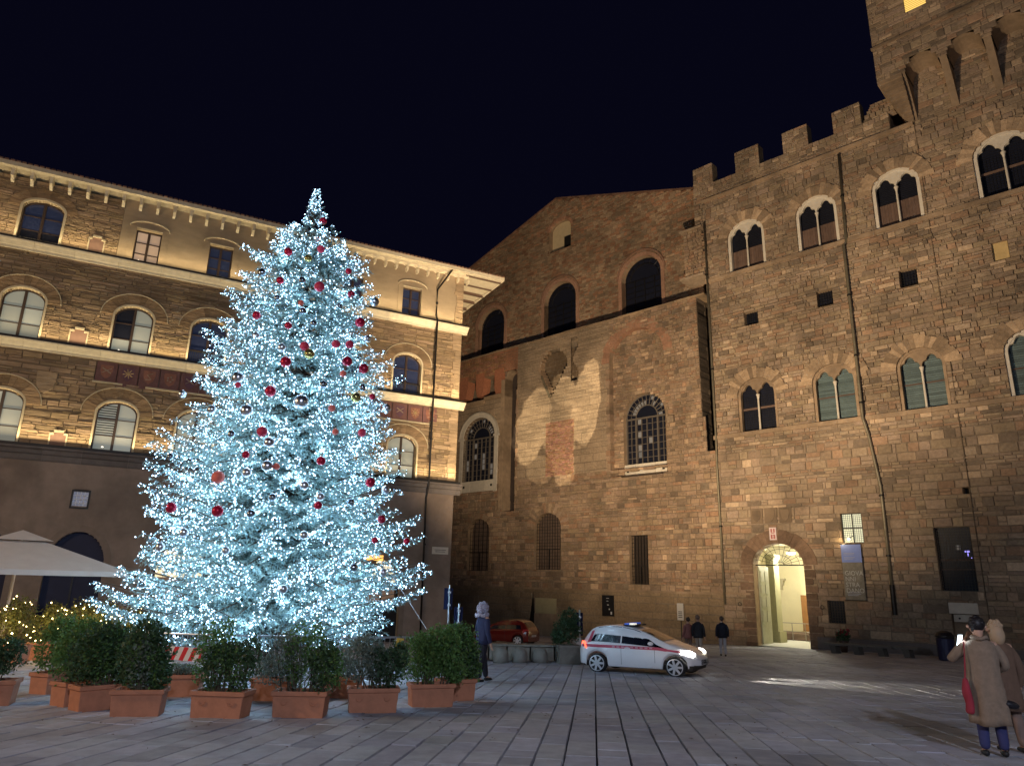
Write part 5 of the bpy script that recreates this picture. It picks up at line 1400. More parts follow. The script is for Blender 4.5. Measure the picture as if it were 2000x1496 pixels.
def pot(parent, w=.96, d=.42, h=.42):
    g = G(); t = .03; W, D = w / 2, d / 2; k = .93
    vs = []; 
    ringz = [(W * k, D * k, 0), (W * .985, D * .97, h - .07), (W + .02, D + .02, h - .065), (W + .02, D + .02, h), (W - .035, D - .035, h), (W - .04, D - .04, h - .06)]
    for a, b, z in ringz: vs += [(-a, -b, z), (a, -b, z), (a, b, z), (-a, b, z)]
    fs = []
    for i in range(len(ringz) - 1):
        for j in range(4): fs.append((i * 4 + j, i * 4 + (j + 1) % 4, i * 4 + 4 + (j + 1) % 4, i * 4 + 4 + j))
    fs.append((3, 2, 1, 0)); g.add(vs, fs); o = g.build('pot', TERRA, parent)
    bv = o.modifiers.new('bevel', 'BEVEL'); bv.width = .008; bv.segments = 2; bv.limit_method = 'ANGLE'
    g = G(); g.box(-W + .04, W - .04, -D + .04, D - .04, h - .08, h - .05); g.build('soil', SOIL, parent)
    if w > .8:
        g = G()
        for x in (-W * .55, W * .55):
            g.tube([(x + .05 * math.cos(math.pi * i / 8), -D * .985 - .008, h * .62 - .05 * math.sin(math.pi * i / 8)) for i in range(9)], .008, 5)
        g.build('moulded_garland', TERRA, parent)
SH = {
 'bushy': ([(-.25, 0, .85, .32, .26, .42), (.2, .02, .95, .33, .27, .45), (-.05, 0, 1.2, .3, .24, .26), (.35, 0, .62, .25, .24, .25)], 0, .034),
 'mixed': ([(-.3, 0, .95, .28, .25, .45), (.02, 0, 1.05, .22, .22, .42), (.32, 0, .75, .26, .25, .35), (-.1, .1, .6, .4, .2, .2, .4)], 0, .03),
 'grey': ([(-.2, 0, .9, .36, .28, .42), (.2, .03, .85, .3, .27, .35), (0, 0, 1.15, .26, .22, .2)], 1, .028),
 'dark': ([(.0, 0, .8, .42, .3, .38), (.22, 0, 1.05, .24, .22, .28), (-.25, 0, 1.0, .24, .22, .2)], 2, .03),
}
def planter(px, py, wpx, rz, kinds, label, h=1.0, wide=None, nl=3600, name='potted_shrub', group='terracotta planters round the christmas tree', sx=1.0):
    p = ground(px, py); w = wpx / F0 * p.length * .98 if wide is None else wide
    t = thing(name, label, 'planter', (p.x, p.y, gz(p.y)), rz, group); pot(t, w=w, h=.39)
    p_off = 0
    for kd, dx, sc_, mi in kinds:
        bl, mm, sz = SH[kd]; bl = [(b[0] * sc_ * sx + dx * sx, b[1], .38 + (b[2] - .42) * h * (sc_ * .5 + .5), b[3] * sc_ * sx, b[4], b[5] * h) + tuple(b[6:]) for b in bl]
        foliage(bl, int(nl * sc_), sz, LEAFS[mm if mi is None else mi], t); stems(bl, t)
    return t
d2 = math.radians
planter(-38, 1376, 100, d2(20), [('dark', -.05, 1.2, None)], 'terracotta planter with a dark bush cut off by the left edge of the photo', h=.7, wide=.95)
planter(105, 1352, 60, d2(75), [('bushy', 0, 1.0, None)], 'terracotta planter mostly hidden, leftmost in the cluster of tall bushes', h=1.0, wide=.8)
planter(150, 1375, 60, d2(62), [('bushy', 0.0, 1.0, 0)], 'terracotta planter whose dark side shows left of the bright orange pot face', h=1.0, wide=.75)
planter(190, 1384, 80, d2(52), [('bushy', 0, 1.05, 2), ('mixed', .1, .8, 0)], 'terracotta planter with one bright orange face and a wide dark green bush', h=.95, wide=.8)
planter(268, 1396, 96, d2(12), [('bushy', -.02, 1.1, 2), ('grey', .0, .7, None), ('mixed', .05, .8, 0)], 'terracotta planter with bushy mixed shrub just left of the striped barrier board', h=1.0, wide=.74, sx=.68, nl=2900)
planter(430, 1399, 108, d2(-4), [('mixed', -.1, 1.05, 0), ('dark', .3, .8, None), ('dark', -.2, .6, None)], 'terracotta planter with green stems left and a loose dark shrub right', h=1.06, wide=.84, nl=1900, sx=.82)
planter(586, 1398, 104, d2(2), [('grey', -.32, .85, None), ('mixed', .15, 1.0, 0), ('dark', .35, .6, None)], 'terracotta planter with silvery bush left and green bush right in the middle row', h=1.06, wide=.84, nl=2200, sx=.9)
planter(726, 1389, 94, d2(14), [('grey', -.15, 1.0, None), ('dark', .28, .8, None)], 'terracotta planter with a round grey-green shrub beside the small yellow sheet', h=.92, wide=.84, nl=2900, sx=.9)
planter(840, 1378, 82, d2(18), [('grey', -.2, .9, 0), ('bushy', .15, 1.0, None)], 'terracotta planter with a bright green shrub, second from the right end', h=1.0, wide=.8, sx=.88)
planter(888, 1366, 60, d2(24), [('bushy', .0, 1.05, 0), ('mixed', .05, .9, 2)], 'terracotta planter at the right end of the row next to the hooded person', h=1.02, wide=.72, sx=.85)
for (x, y, lab) in ((352, 1358, 'terracotta planter of the inner row behind the striped board'), (532, 1366, 'terracotta planter of the inner row behind the two front pots'), (664, 1361, 'terracotta planter of the inner row seen between the two middle pots')):
    planter(x, y, 70, d2(R.uniform(-12, 12)), [('grey', 0, .75, None)], lab, h=.22 if x < 400 else .5, wide=.75, nl=1100)
ys2 = thing('yellow_sheet', 'small yellow sheet stuck upright in the shrubs of a middle planter', 'sheet', tuple(at_depth(777, 1258, 13.3)), .3)
g = G(); g.add([(-.06, -.01, -.09), (.07, -.01, -.06), (.1, -.01, .1), (-.02, -.01, .11), (-.06, .01, -.09), (.07, .01, -.06), (.1, .01, .1), (-.02, .01, .11)], [(0, 1, 2, 3), (7, 6, 5, 4), (0, 4, 5, 1), (1, 5, 6, 2), (2, 6, 7, 3), (3, 7, 4, 0)])
g.build('sheet', mat('yellow_plastic', (.65, .42, .05), .5), ys2)
g = G(); g.tube([(0, 0, -.75), (0, 0, -.05)], .01, 5); g.build('stick', METALD, ys2)

# crowd barriers in a ring round the tree
GALV = mat('galvanised_steel', (.5, .52, .55), .35, metal=.9, noise=.1)
bars = [(-3.35, 'steel crowd barrier carrying the red and white striped board'), (-1.1, 'steel crowd barrier behind the middle planters'), (1.15, 'steel crowd barrier behind the silvery and green bushes'), (3.4, 'steel crowd barrier near the right end of the planters')]
for i, (dx, lab) in enumerate(bars):
    u = dx / 4.6; x = TX + dx; y = TY - 3.2 + 1.5 * abs(u) ** 2 * (1 if abs(u) < 2 else 0); rz = math.atan(3.0 * u / 4.6) * (1 if True else 0)
    b = thing('crowd_barrier', lab, 'barrier', (x, y, gz(y)), rz, 'crowd barriers round the tree')
    g = G(); g.tube([(-1.05, 0, .2), (-1.05, 0, .98), (-.98, 0, 1.05), (.98, 0, 1.05), (1.05, 0, .98), (1.05, 0, .2), (-1.05, 0, .2)], .02, 8, cap=False); g.build('frame', GALV, b)
    g = G()
    for k in range(17): xx = -.96 + k * .12; g.tube([(xx, 0, .2), (xx, 0, 1.05)], .007, 5)
    g.build('uprights', GALV, b)
    for s in (-.8, .8): g = G(); g.tube([(s, -.3, .02), (s, 0, .16), (s, .3, .02)], .018, 6); g.tube([(s, 0, .14), (s, 0, .22)], .018, 6); g.build('foot', GALV, b)
sb = thing('striped_board', 'red and white diagonally striped warning board hung on a crowd barrier', 'warning board', tuple(at_depth(355, 1276, 15.72)), d2(-22))
RW = [mat('warning_red', (.6, .03, .04), .45), mat('warning_white', (.7, .68, .66), .45)]
for i in range(9):
    x0 = -.5 + i * .125 - .06; x1 = x0 + .125; pts = []
    q = [(x0, -.13), (x1, -.13), (x1 + .12, .13), (x0 + .12, .13)]; q = [(max(-.46, min(.52, a)), b) for a, b in q]
    if q[1][0] - q[0][0] < .005 and q[2][0] - q[3][0] < .005: continue
    g = G(); g.prism(q, -.012, .0); g.build('red_stripe' if i % 2 == 0 else 'white_stripe', RW[i % 2], sb)

# warm fairy-lit shrubs of the cafe behind
WB = mat('warm_fairy_bulb', (1, .8, .5), .4, emit=(1, .72, .3), estr=16)
cafe = [(20, 1262, 21.0, 1.35, 'olive-green shrub with warm fairy lights at the left edge below the parasol'), (95, 1258, 22.5, .9, 'low shrub with warm fairy lights left of the dark doorway'), (150, 1250, 23.5, 1.2, 'orange glowing shrub with fairy lights in front of the navy shutter'), (200, 1250, 24.0, 1.25, 'tallest fairy-lit shrub of the cafe hedge beside the tree'), (252, 1252, 25.0, 1.1, 'fairy-lit shrub half covered by the lowest left branches of the tree')]
for i, (px, py, Y, hs, lab) in enumerate(cafe):
    q = at_depth(px, py, Y); p = Vector((q.x, Y, gz(Y)))
    t = thing('fairy_lit_shrub', lab, 'shrub', tuple(p), R.uniform(-.3, .3), 'fairy-lit cafe shrubs'); pot(t, 1.0, .45, .5)
    bl = [(-.3, 0, .9, .4, .35, .45 * hs), (.28, 0, 1.0, .4, .35, .5 * hs), (0, 0, 1.35, .32, .3, .35 * hs)]
    foliage(bl, 2600, .04, LEAFS[3], t); stems(bl, t)
    g = G()
    for k in range(26):
        b = R.choice(bl); u = Vector((R.gauss(0, 1), R.gauss(0, 1) - .8, R.gauss(0, 1))).normalized(); g.sphere((b[0] + u.x * b[3], b[1] + u.y * b[4], b[2] + u.z * b[5]), R.uniform(.012, .024), 6, 4)
    g.build('fairy_lights', WB, t, kind='stuff')
    lamp('fairy_light_glow', 'POINT', (p.x, p.y - .55, p.z + 1.1), 32, (1, .68, .3), shadow_soft_size=.3)
# parasol
pa = at_depth(30, 1110, 21.5); t = thing('parasol', 'large cream square parasol with a vented top over the cafe at the left edge', 'parasol', (pa.x, 21.5, gz(21.5)), d2(38))
CAN = mat('cream_canvas', (.52, .45, .4), .8, noise=.06, tint=True); TINTED.add(CAN.name)
S = 2.55; ze = 2.52; zt = 3.32
for k in range(4):
    a = k * math.pi / 2
    def rt(x, y): return (x * math.cos(a) - y * math.sin(a), x * math.sin(a) + y * math.cos(a))
    g = G(); P0 = [(*rt(-S, -S), ze), (*rt(S, -S), ze), (*rt(.55, -.55), zt), (*rt(-.55, -.55), zt), (*rt(0, -S), ze - .03)]
    mid = (*rt(0, -1.5), ze + .43)
    g.add(P0 + [mid] + [(x, y, z - .012) for x, y, z in P0 + [mid]], [(0, 4, 5), (4, 1, 5), (1, 2, 5), (2, 3, 5), (3, 0, 5), (10, 6, 11), (7, 10, 11), (8, 7, 11), (9, 8, 11), (6, 9, 11)], R.uniform(.95, 1.05)); g.build('canopy_panel', CAN, t)
    g = G(); g.add([(*rt(-S, -S), ze), (*rt(S, -S), ze), (*rt(S, -S), ze - .14), (*rt(-S, -S), ze - .14)], [(3, 2, 1, 0)], .95); g.build('valance', CAN, t)
    g = G(); g.add([(*rt(-.75, -.75), zt + .02), (*rt(.75, -.75), zt + .02), (0, 0, zt + .33)], [(0, 1, 2)], 1.02); g.build('vent_cap', CAN, t)
    g = G(); g.tube([(0, 0, zt - .1), (*rt(S * .98, -S * .98), ze - .02)], .018, 5); g.build('rib', METALD, t)
g = G(); g.tube([(0, 0, 0), (0, 0, zt + .3)], .045, 10); g.build('pole', mat('pale_pole', (.4, .36, .32), .5), t)
g = G(); g.box(-.45, .45, -.45, .45, 0, .1); g.build('base', GREYST, t)

# ============================================================ BOLLARDS, LOW WALL, SIGNS
g0 = None
bo = [(978, 1293.5, 'domed stone bollard nearest the hooded person'), (1015, 1293.5, 'domed stone bollard second from the hooded person'), (1055, 1293.5, 'domed stone bollard right of the red car, third in the line')]
for px, py, lab in bo:
    p = ground(px, py)
    if g0 is None:
        g0 = thing('stone_bollard', lab, 'bollard', (p.x, p.y, gz(p.y)), 0, 'stone bollards'); g = G(); g.lathe([(.27, 0), (.27, .2), (.26, .3), (.21, .42), (.12, .49), (.01, .51)], (0, 0, 0), 20); g.build('dome', GREYST, g0, smooth=True)
    else: k = copy_tree(g0); k.location = (p.x, p.y, gz(p.y)); k['label'] = lab
pa, pb_ = ground(915, 1291), ground(1128, 1295); ang = math.atan2(pb_.y - pa.y, pb_.x - pa.x)
lw = thing('low_stone_wall', 'long low stone wall lit yellow running behind the bollards', 'wall', (pa.x, pa.y + .5, gz(pa.y + .5)), ang)
Lw = (pb_ - pa).length; x = 0; g = G()
while x < Lw + .2: e = x + R.uniform(.6, .9); g.stone(x + .008, e - .008, 0, .5, -.02, .5, .01, pal_ash(), .004); g.box(x + .004, e - .004, -.05, .55, .5, .56, pal_ash()); x = e
g.build('wall_blocks', GREYST, lw)
p = ground(1110, 1296); pl2 = thing('box_planter', 'square stone planter with a dark bush beside the thin sign pole', 'planter', (p.x, p.y, gz(p.y)), .1)
g = G(); g.box(-.36, .36, -.3, .3, 0, .6, .7); g.box(-.4, .4, -.34, .34, .55, .62, .8); g.build('box', GREYST, pl2)
foliage([(0, .3, 1.1, .5, .4, .45), (.1, .2, 1.5, .35, .3, .35), (-.3, .3, .85, .3, .3, .3)], 2600, .05, LEAFS[2], pl2)
NAVYS = mat('navy_sign', (.012, .015, .045), .85, spec=.1)
def sign(px, ytop, ybot, pole_px, Y, w, h, label, small=False):
    q = at_depth(pole_px, 1200, Y); zt = at_depth(px, ytop, Y).z; gzv = gz(Y)
    t = thing('sign_post', label, 'sign', (q.x, Y, gzv), R.uniform(-.15, .15)); H_ = zt - gzv; dx = at_depth(px, 1200, Y).x - q.x
    g = G(); g.tube([(0, 0, 0), (0, 0, H_ + .1)], .03, 8); g.build('pole', GALV, t)
    g = G(); g.box(dx - w / 2, dx + w / 2, .032, .06, H_ - h, H_, 1); g.build('plate_back', NAVYS, t)
    for k in (.2, .8):
        g = G(); g.box(-.05, .05, -.04, .04, H_ - h * k - .03, H_ - h * k + .03); g.build('clamp', GALV, t)
    if small:
        g = G(); g.box(dx - .2, dx + .1, -.05, -.04, H_ - h - .3, H_ - h - .05); g.build('small_plate', mat('white_sign', (.55, .53, .5), .5), t)
    return t
sign(874, 1148, 0, 876, 24.0, .28, .66, 'tall dark blue sign on a pole beside the left palace corner')
sign(895, 1185, 0, 896, 22.0, .26, .55, 'short dark sign on a pole just left of the hooded person')
sign(1129, 1196, 0, 1132, 27.4, .36, .8, 'dark sign with small white plate on a thin pole behind the white car', True)
# ============================================================ BENCH, FLOWERS, BIN
p1, p2 = ground(1612, 1274), ground(1800, 1286); ang = FR.a
b = thing('stone_bench', 'long grey stone bench on angled supports in front of the palace', 'bench', (p1.x, p1.y, gz(p1.y)), math.atan2(p2.y - p1.y, p2.x - p1.x))
Lb = (p2 - p1).length * 1.0; sl_ = (gz(p2.y) - gz(p1.y)) / Lb
g = G(); n = 4
for i in range(n): xa, xb = Lb * i / n, Lb * (i + 1) / n; g.box(xa + .01, xb - .01, -.25, .25, .40 + sl_ * (xa + xb) / 2, .52 + sl_ * (xa + xb) / 2, R.uniform(.5, .65))
g.build('seat', GREYST, b)
for i in range(4):
    xa = .5 + (Lb - 1.2) * i / 3; g = G(); g.prism([(xa, -.02), (xa + .3, -.02), (xa + .22, .4), (xa - .12, .4)], -.2, .2, .4); k = g.build('support', GREYST, b); k.location.z = sl_ * xa
q = at_depth(1648, 1258, p1.y + 1.0)
f = thing('flower_pot', 'pot of dark red flowers standing by the palace wall above the bench', 'flower pot', (q.x, q.y, gz(q.y) + .0), 0)
g = G(); g.lathe([(.16, 0), (.22, .5), (.26, .52), (.26, .6), (.2, .6)], (0, 0, 0), 14); g.build('pot', mat('dark_pot', (.08, .05, .04), .7), f)
foliage([(0, 0, .85, .38, .35, .3)], 900, .05, LEAFS[2], f)
g = G()
for i in range(26): g.sphere((R.uniform(-.34, .3), R.uniform(-.35, .1), R.uniform(.85, 1.2)), .05, 6, 4)
g.build('blossoms', mat('dark_red_blossom', (.25, .02, .03), .6), f, kind='stuff')
p = ground(1851, 1290); bn = thing('litter_bin', 'dark navy round litter bin with a domed lid behind the couple', 'bin', (p.x, p.y, gz(p.y)), 0)
BINM = mat('navy_bin', (.02, .022, .06), .4, metal=.2)
g = G(); g.lathe([(.3, 0), (.36, .05), (.38, .95), (.36, 1.0)], (0, 0, 0), 20); g.build('body', BINM, bn, smooth=False)
g = G(); g.lathe([(.36, 1.02), (.40, 1.04), (.40, 1.1), (.30, 1.24), (.12, 1.32), (.01, 1.33)], (0, 0, 0), 20); g.build('lid', mat('black_lid', (.015, .012, .014), .4), bn)
g = G(); g.box(-.2, .2, -.41, -.36, .98, 1.06); g.build('slot', METALD, bn)

# ============================================================ CARS
def interp(tab, x):
    if x <= tab[0][0]: return tab[0][1]
    for (a, ra), (b, rb) in zip(tab[:-1], tab[1:]):
        if x <= b:
            t = (x - a) / (b - a); return ra + (rb - ra) * t
    return tab[-1][1]
LC = 3.78
ROOF = [(0, .80), (.05, .96), (.12, 1.06), (.22, 1.20), (.36, 1.36), (.55, 1.455), (.8, 1.495), (1.15, 1.515), (1.5, 1.49), (1.8, 1.435), (2.1, 1.34), (2.4, 1.21), (2.7, 1.07), (2.9, .995), (3.15, .925), (3.4, .84), (3.58, .75), (3.7, .65), (3.78, .52)]
BELT = [(0, .78), (.1, .92), (.5, .965), (1.4, .93), (2.4, .87), (2.95, .83), (3.3, .77), (3.6, .67), (3.78, .48)]
WID = [(0, .68), (.08, .76), (.3, .82), (.7, .845), (2.6, .845), (3.1, .835), (3.4, .78), (3.6, .68), (3.72, .55), (3.78, .42)]
RW_ = [(0, .60), (.3, .57), (.6, .585), (1.6, .60), (2.3, .62), (2.75, .70), (2.95, .74), (3.3, .72), (3.6, .58), (3.78, .36)]
WX_ = (.62, 3.10); WRAD = .30
def ringpts(x):
    zr, zb, w, rw = interp(ROOF, x), min(interp(BELT, x), interp(ROOF, x) - .015), interp(WID, x), interp(RW_, x)
    lo = .22 if .2 < x < 3.55 else .26 + .1 * (x > 3.6)
    for wx in WX_:
        if abs(x - wx) < WRAD + .065: lo = max(lo, .30 + math.sqrt(max(0, (WRAD + .065) ** 2 - (x - wx) ** 2)))
    lo = min(lo, zb - .12)
    p = [(w * .93, lo), (w * .985, lo + .06), (w * 1.0, max(lo + .08, .52)), (w * 1.0, zb - .10), (w * .975, zb - .03), (w * .945, zb)]
    for t in (.33, .66, .9): p.append((w * .945 + (rw - w * .945) * t, zb + (zr - .05 - zb) * t))
    p += [(rw * .95, zr - .025), (rw * .6, zr - .004), (0, zr)]
    return p
def build_car(name, label, loc, rz, paint, group=None, scale=1.0, police=False):
    car = thing(name, label, 'car', loc, rz, group)
    xs = sorted(set([round(i * LC / 110, 4) for i in range(111)])); rings = [ringpts(x) for x in xs]; n = len(rings[0])
    vs = []; fs = []
    for x, r in zip(xs, rings):
        full = [(x, -y, z) for y, z in r] + [(x, y, z) for y, z in reversed(r[:-1])]; vs += full
    m = 2 * n - 1
    for i in range(len(xs) - 1):
        for j in range(m - 1): fs.append((i * m + j, (i + 1) * m + j, (i + 1) * m + j + 1, i * m + j + 1))
    fs.append(tuple(range(m))); fs.append(tuple(range(len(xs) * m - 1, (len(xs) - 1) * m - 1, -1)))
    g = G(); g.add(vs, fs); b = g.build('body', paint, car, smooth=True)
    es = b.modifiers.new('edge', 'EDGE_SPLIT'); es.split_angle = math.radians(35)
    g = G(); g.box(.15, 3.6, -.72, .72, .2, .35); g.build('underbody', METALD, car)
    CG = mat('car_glass', (.01, .012, .02), .08, spec=.8)
    def side_pt(x, t, sd, off=.008):
        r = ringpts(x); a, c = r[5], r[9]; y = a[0] + (c[0] - a[0]) * t; z = a[1] + (c[1] - a[1]) * t
        return (x, sd * (y + off), z + off * .3)
    def patch(nm, x0, x1, sd, f0=lambda x: 0, f1=lambda x: 0):
        g = G(); N_ = 18; vs = []; fs = []
        for i in range(N_ + 1):
            x = x0 + (x1 - x0) * i / N_
            for k in range(4): t = .03 + .92 * k / 3; vs.append(side_pt(x + f0(k / 3) * (1 - i / N_) + f1(k / 3) * i / N_, t, sd))
        for i in range(N_):
            for k in range(3): q = (i * 4 + k, i * 4 + 4 + k, i * 4 + 5 + k, i * 4 + 1 + k); fs.append(q if sd < 0 else q[::-1])
        g.add(vs, fs); return g.build(nm, CG, car, smooth=True)
    for sd in (-1, 1):
        patch('side_window', .40, 1.40, sd, f0=lambda k: .22 * k)
        patch('side_window', 1.44, 2.80, sd, f1=lambda k: -.80 * k)
    def top_patch(nm, xa, xb, wk):
        g = G(); vs = []; fs = []; A, B = 10, 8
        for i in range(A + 1):
            x = xa + (xb - xa) * i / A; r = ringpts(x)
            for j in range(B + 1):
                u = -wk + 2 * wk * j / B; rw = r[9][0]; yy = u * rw; k = abs(u)
                z = interp([(0, r[11][1]), (.6, r[10][1]), (.95, r[9][1]), (1.1, r[8][1])], k)
                vs.append((x + (.012 if xa > 1.5 else -.012), yy, z + .012))
        for i in range(A):
            for j in range(B): q = i * (B + 1) + j; fs.append((q, q + B + 1, q + B + 2, q + 1))
        g.add(vs, fs); return g.build(nm, CG, car, smooth=True)
    top_patch('windscreen', 2.0, 2.72, .93); top_patch('rear_window', .14, .38, .85)
    RIM = mat('alloy_rim', (.62, .62, .66), .35, metal=.35); TYR = mat('tyre', (.018, .018, .02), .8)
    for wx in WX_:
        for sd in (-1, 1):
            w = empty('wheel', (wx, sd * .73, .30)); w.parent = car
            g = G(); g.lathe([(.2, -.1), (.285, -.1), (.30, -.07), (.30, .07), (.285, .09), (.24, .09)], (0, 0, 0), 28); o = g.build('tyre', TYR, w); o.rotation_euler = (math.pi / 2, 0, 0)
            g = G()
            g.lathe([(.245, .02), (.245, .10), (.225, .105), (.218, .05), (.03, .05)], (0, 0, 0), 28)
            for k in range(7):
                a = 2 * math.pi * k / 7; ca, s_ = math.cos(a), math.sin(a)
                g.add([(ca * r - s_ * q, s_ * r + ca * q, z) for r, q in ((.03, -.034), (.23, -.03), (.23, .03), (.03, .034)) for z in (.06, .10)], [(0, 2, 3, 1), (2, 4, 5, 3), (4, 6, 7, 5), (1, 3, 5, 7)])
            g.lathe([(.05, .05), (.05, .095), (.01, .1)], (0, 0, 0), 12)
            o = g.build('rim', RIM, w); o.rotation_euler = (math.pi / 2 if sd < 0 else -math.pi / 2, 0, 0); o.location = (0, sd * .012, 0)
    BLK = mat('black_trim', (.02, .02, .022), .5)
    for sd in (-1, 1):
        g = G(); g.sphere((2.42, sd * .93, .98), .09, 10, 6, sz=.7); g.build('door_mirror', paint, car, smooth=True)
        g = G(); xx = 1.44; g.box(xx - .004, xx + .004, min(sd * .846, sd * .85), max(sd * .846, sd * .85), .3, .9); g.box(2.5, 2.508, min(sd * .846, sd * .85), max(sd * .846, sd * .85), .4, .86); g.build('door_gap', BLK, car)
        g = G(); g.box(1.56, 1.74, min(sd * .84, sd * .865), max(sd * .84, sd * .865), .80, .83); g.build('door_handle', paint, car)
        hl = mat('lit_headlight', (1, 1, 1), .3, emit=(1, .95, .85), estr=14) if police else mat('headlight_off', (.5, .5, .5), .2)
        g = G(); vs = []
        for (x, t) in ((3.28, .70), (3.46, .66), (3.62, .6), (3.64, .70), (3.52, .78), (3.30, .80)):
            r = interp(WID, x); vs.append((x, sd * (r + .012), t))
        for (x, t) in ((3.28, .70), (3.46, .66), (3.62, .6), (3.64, .70), (3.52, .78), (3.30, .80)): vs.append((x + .02, sd * (interp(WID, x) - .10), t + .012))
        g.add(vs, [(0, 1, 2, 3, 4, 5), (11, 10, 9, 8, 7, 6)] + [(i, (i + 1) % 6, (i + 1) % 6 + 6, i + 6) for i in range(6)]); g.build('headlight', hl, car)
        tl_ = mat('lit_tail_light', (.8, .05, .02), .3, emit=(1, .16, .08), estr=2.2) if police else mat('tail_light', (.35, .02, .02), .3)
        g = G(); g.add([(.0, sd * .66, .72), (.30, sd * .845, .76), (.24, sd * .84, .98), (.08, sd * .70, .98), (-.02, sd * .60, .74), (.05, sd * .6, .98)], [(0, 1, 2, 3), (4, 0, 3, 5), (3, 2, 1, 0), (5, 3, 0, 4)]); g.build('tail_light', tl_, car)
    g = G(); g.box(-.025, .0, -.25, .25, .52, .63); g.build('number_plate', mat('plate_white', (.5, .5, .48), .5), car)
    g = G(); g.box(3.68, 3.76, -.38, .38, .34, .46); g.build('grille', BLK, car)
    if police:
        RS = mat('red_stripe', (.5, .07, .12), .4)
        for sd in (-1, 1):
            g = G(); vs = []; fs = []; N_ = 40
            for i in range(N_ + 1):
                x = .12 + 3.2 * i / N_; zc = .845 - .02 * i / N_ - .10 * max(0, (x - 2.6)) ; hw = .045 if x < 2.9 else .03
                y = interp(WID, x) + .006
                vs += [(x, sd * y, zc - hw), (x, sd * y, zc + hw)]
            for i in range(N_): q = (2 * i, 2 * i + 2, 2 * i + 3, 2 * i + 1); fs.append(q if sd < 0 else q[::-1])
            g.add(vs, fs); g.build('red_stripe', RS, car)
            g = G()
            for i in range(9): x = 1.15 + i * .15; g.box(x, x + .09, min(sd * .852, sd * .856), max(sd * .852, sd * .856), .815, .86)
            g.build('stripe_lettering', mat('pinkish_lettering', (.58, .3, .36), .5), car)
            g = G(); g.add([side_pt(.30, .0, sd, .01), side_pt(.42, .0, sd, .01), side_pt(.50, .85, sd, .01), side_pt(.40, .85, sd, .01)], [(0, 1, 2, 3) if sd < 0 else (3, 2, 1, 0)]); g.build('red_pillar', RS, car)
        g = G(); g.box(1.45, 1.62, -.5, .5, 1.52, 1.57); g.build('light_bar', mat('blue_light_bar', (.05, .09, .4), .25, emit=(.1, .25, 1), estr=.25), car)
        g = G(); g.box(1.62, 1.78, -.5, -.3, 1.52, 1.57); g.build('white_bar_lamp', mat('bar_lamp', (.8, .8, .7), .3, emit=(1, .95, .8), estr=.8), car)
        g = G(); g.box(1.4, 1.82, -.46, .46, 1.49, 1.525); g.build('bar_mount', BLK, car)
    car.scale = (scale, scale, scale * .93)
    return car
WHITE = mat('white_car_paint', (.8, .8, .83), .25, coat=.8, noise=.04)
RED = mat('dark_red_car_paint', (.12, .01, .006), .2, coat=1.0)
pr, pf = ground(1166, 1311), ground(1319, 1321)
dv = (pf - pr); hd = math.atan2(dv.y, dv.x); sc_ = dv.length / 2.48
cpos = pr - Vector((math.cos(hd), math.sin(hd), 0)) * WX_[0] * sc_ + Vector((-math.sin(hd), math.cos(hd), 0)) * .83 * sc_
wc = build_car('patrol_car', 'white municipal patrol car with red side stripe and headlights on driving to the right', (cpos.x, cpos.y, gz(cpos.y)), hd, WHITE, scale=sc_, police=True)
wc.rotation_euler = (0, 0, hd); wc.rotation_euler = (Matrix.Rotation(hd, 3, 'Z') @ Matrix.Rotation(-math.atan(GS * math.sin(hd)), 3, 'Y')).to_euler()
print('car scale', sc_)
for sd in (-1, 1):
    q = Vector((3.75 * sc_, sd * .6 * sc_, .68 * sc_)); q = Matrix.Rotation(hd, 3, 'Z') @ q + wc.location
    lamp('car_headlight_beam', 'SPOT', q, 900, (1, .9, .7), q + Vector((math.cos(hd) * 8 - .0, math.sin(hd) * 8, -.75)), spot_size=math.radians(34), spot_blend=.6, shadow_soft_size=.06)
q = at_depth(1000, 1262, 40.0)
rc = build_car('parked_car', 'dark red hatchback parked below the old wall behind the low stone wall', (q.x + 1.15, 40.0, gz(40.0)), d2(150), RED, scale=.93)

# ============================================================ PEOPLE
dgc = None
def skin(name, vs, es, rd, m, parent, sub=2, root=0):
    me = bpy.data.meshes.new(name); me.from_pydata([tuple(v) for v in vs], es, []); o = bpy.data.objects.new(name, me); col.objects.link(o)
    md = o.modifiers.new('skin', 'SKIN'); md.use_smooth_shade = True
    for i, r in enumerate(rd):
        r2 = r if hasattr(r, '__len__') else (r, r); me.skin_vertices[0].data[i].radius = r2
    me.skin_vertices[0].data[root].use_root = True
    sb_ = o.modifiers.new('sub', 'SUBSURF'); sb_.levels = sub; sb_.render_levels = sub
    dg = bpy.context.evaluated_depsgraph_get(); dg.update(); nm = bpy.data.meshes.new_from_object(o.evaluated_get(dg)); bpy.data.objects.remove(o)
    nm.materials.clear(); nm.materials.append(m); nm.name = name
    nm.polygons.foreach_set('use_smooth', [True] * len(nm.polygons))
    k = bpy.data.objects.new(name, nm); link(k, parent); return k
SKIN_ = mat('skin', (.5, .29, .2), .55)
def cloth(name, c, r=.85): return mat(name, c, r, noise=.15, nscale=8, bump=.004, bscale=30)
BLACKS = cloth('black_shoe_leather', (.015, .014, .015), .5)
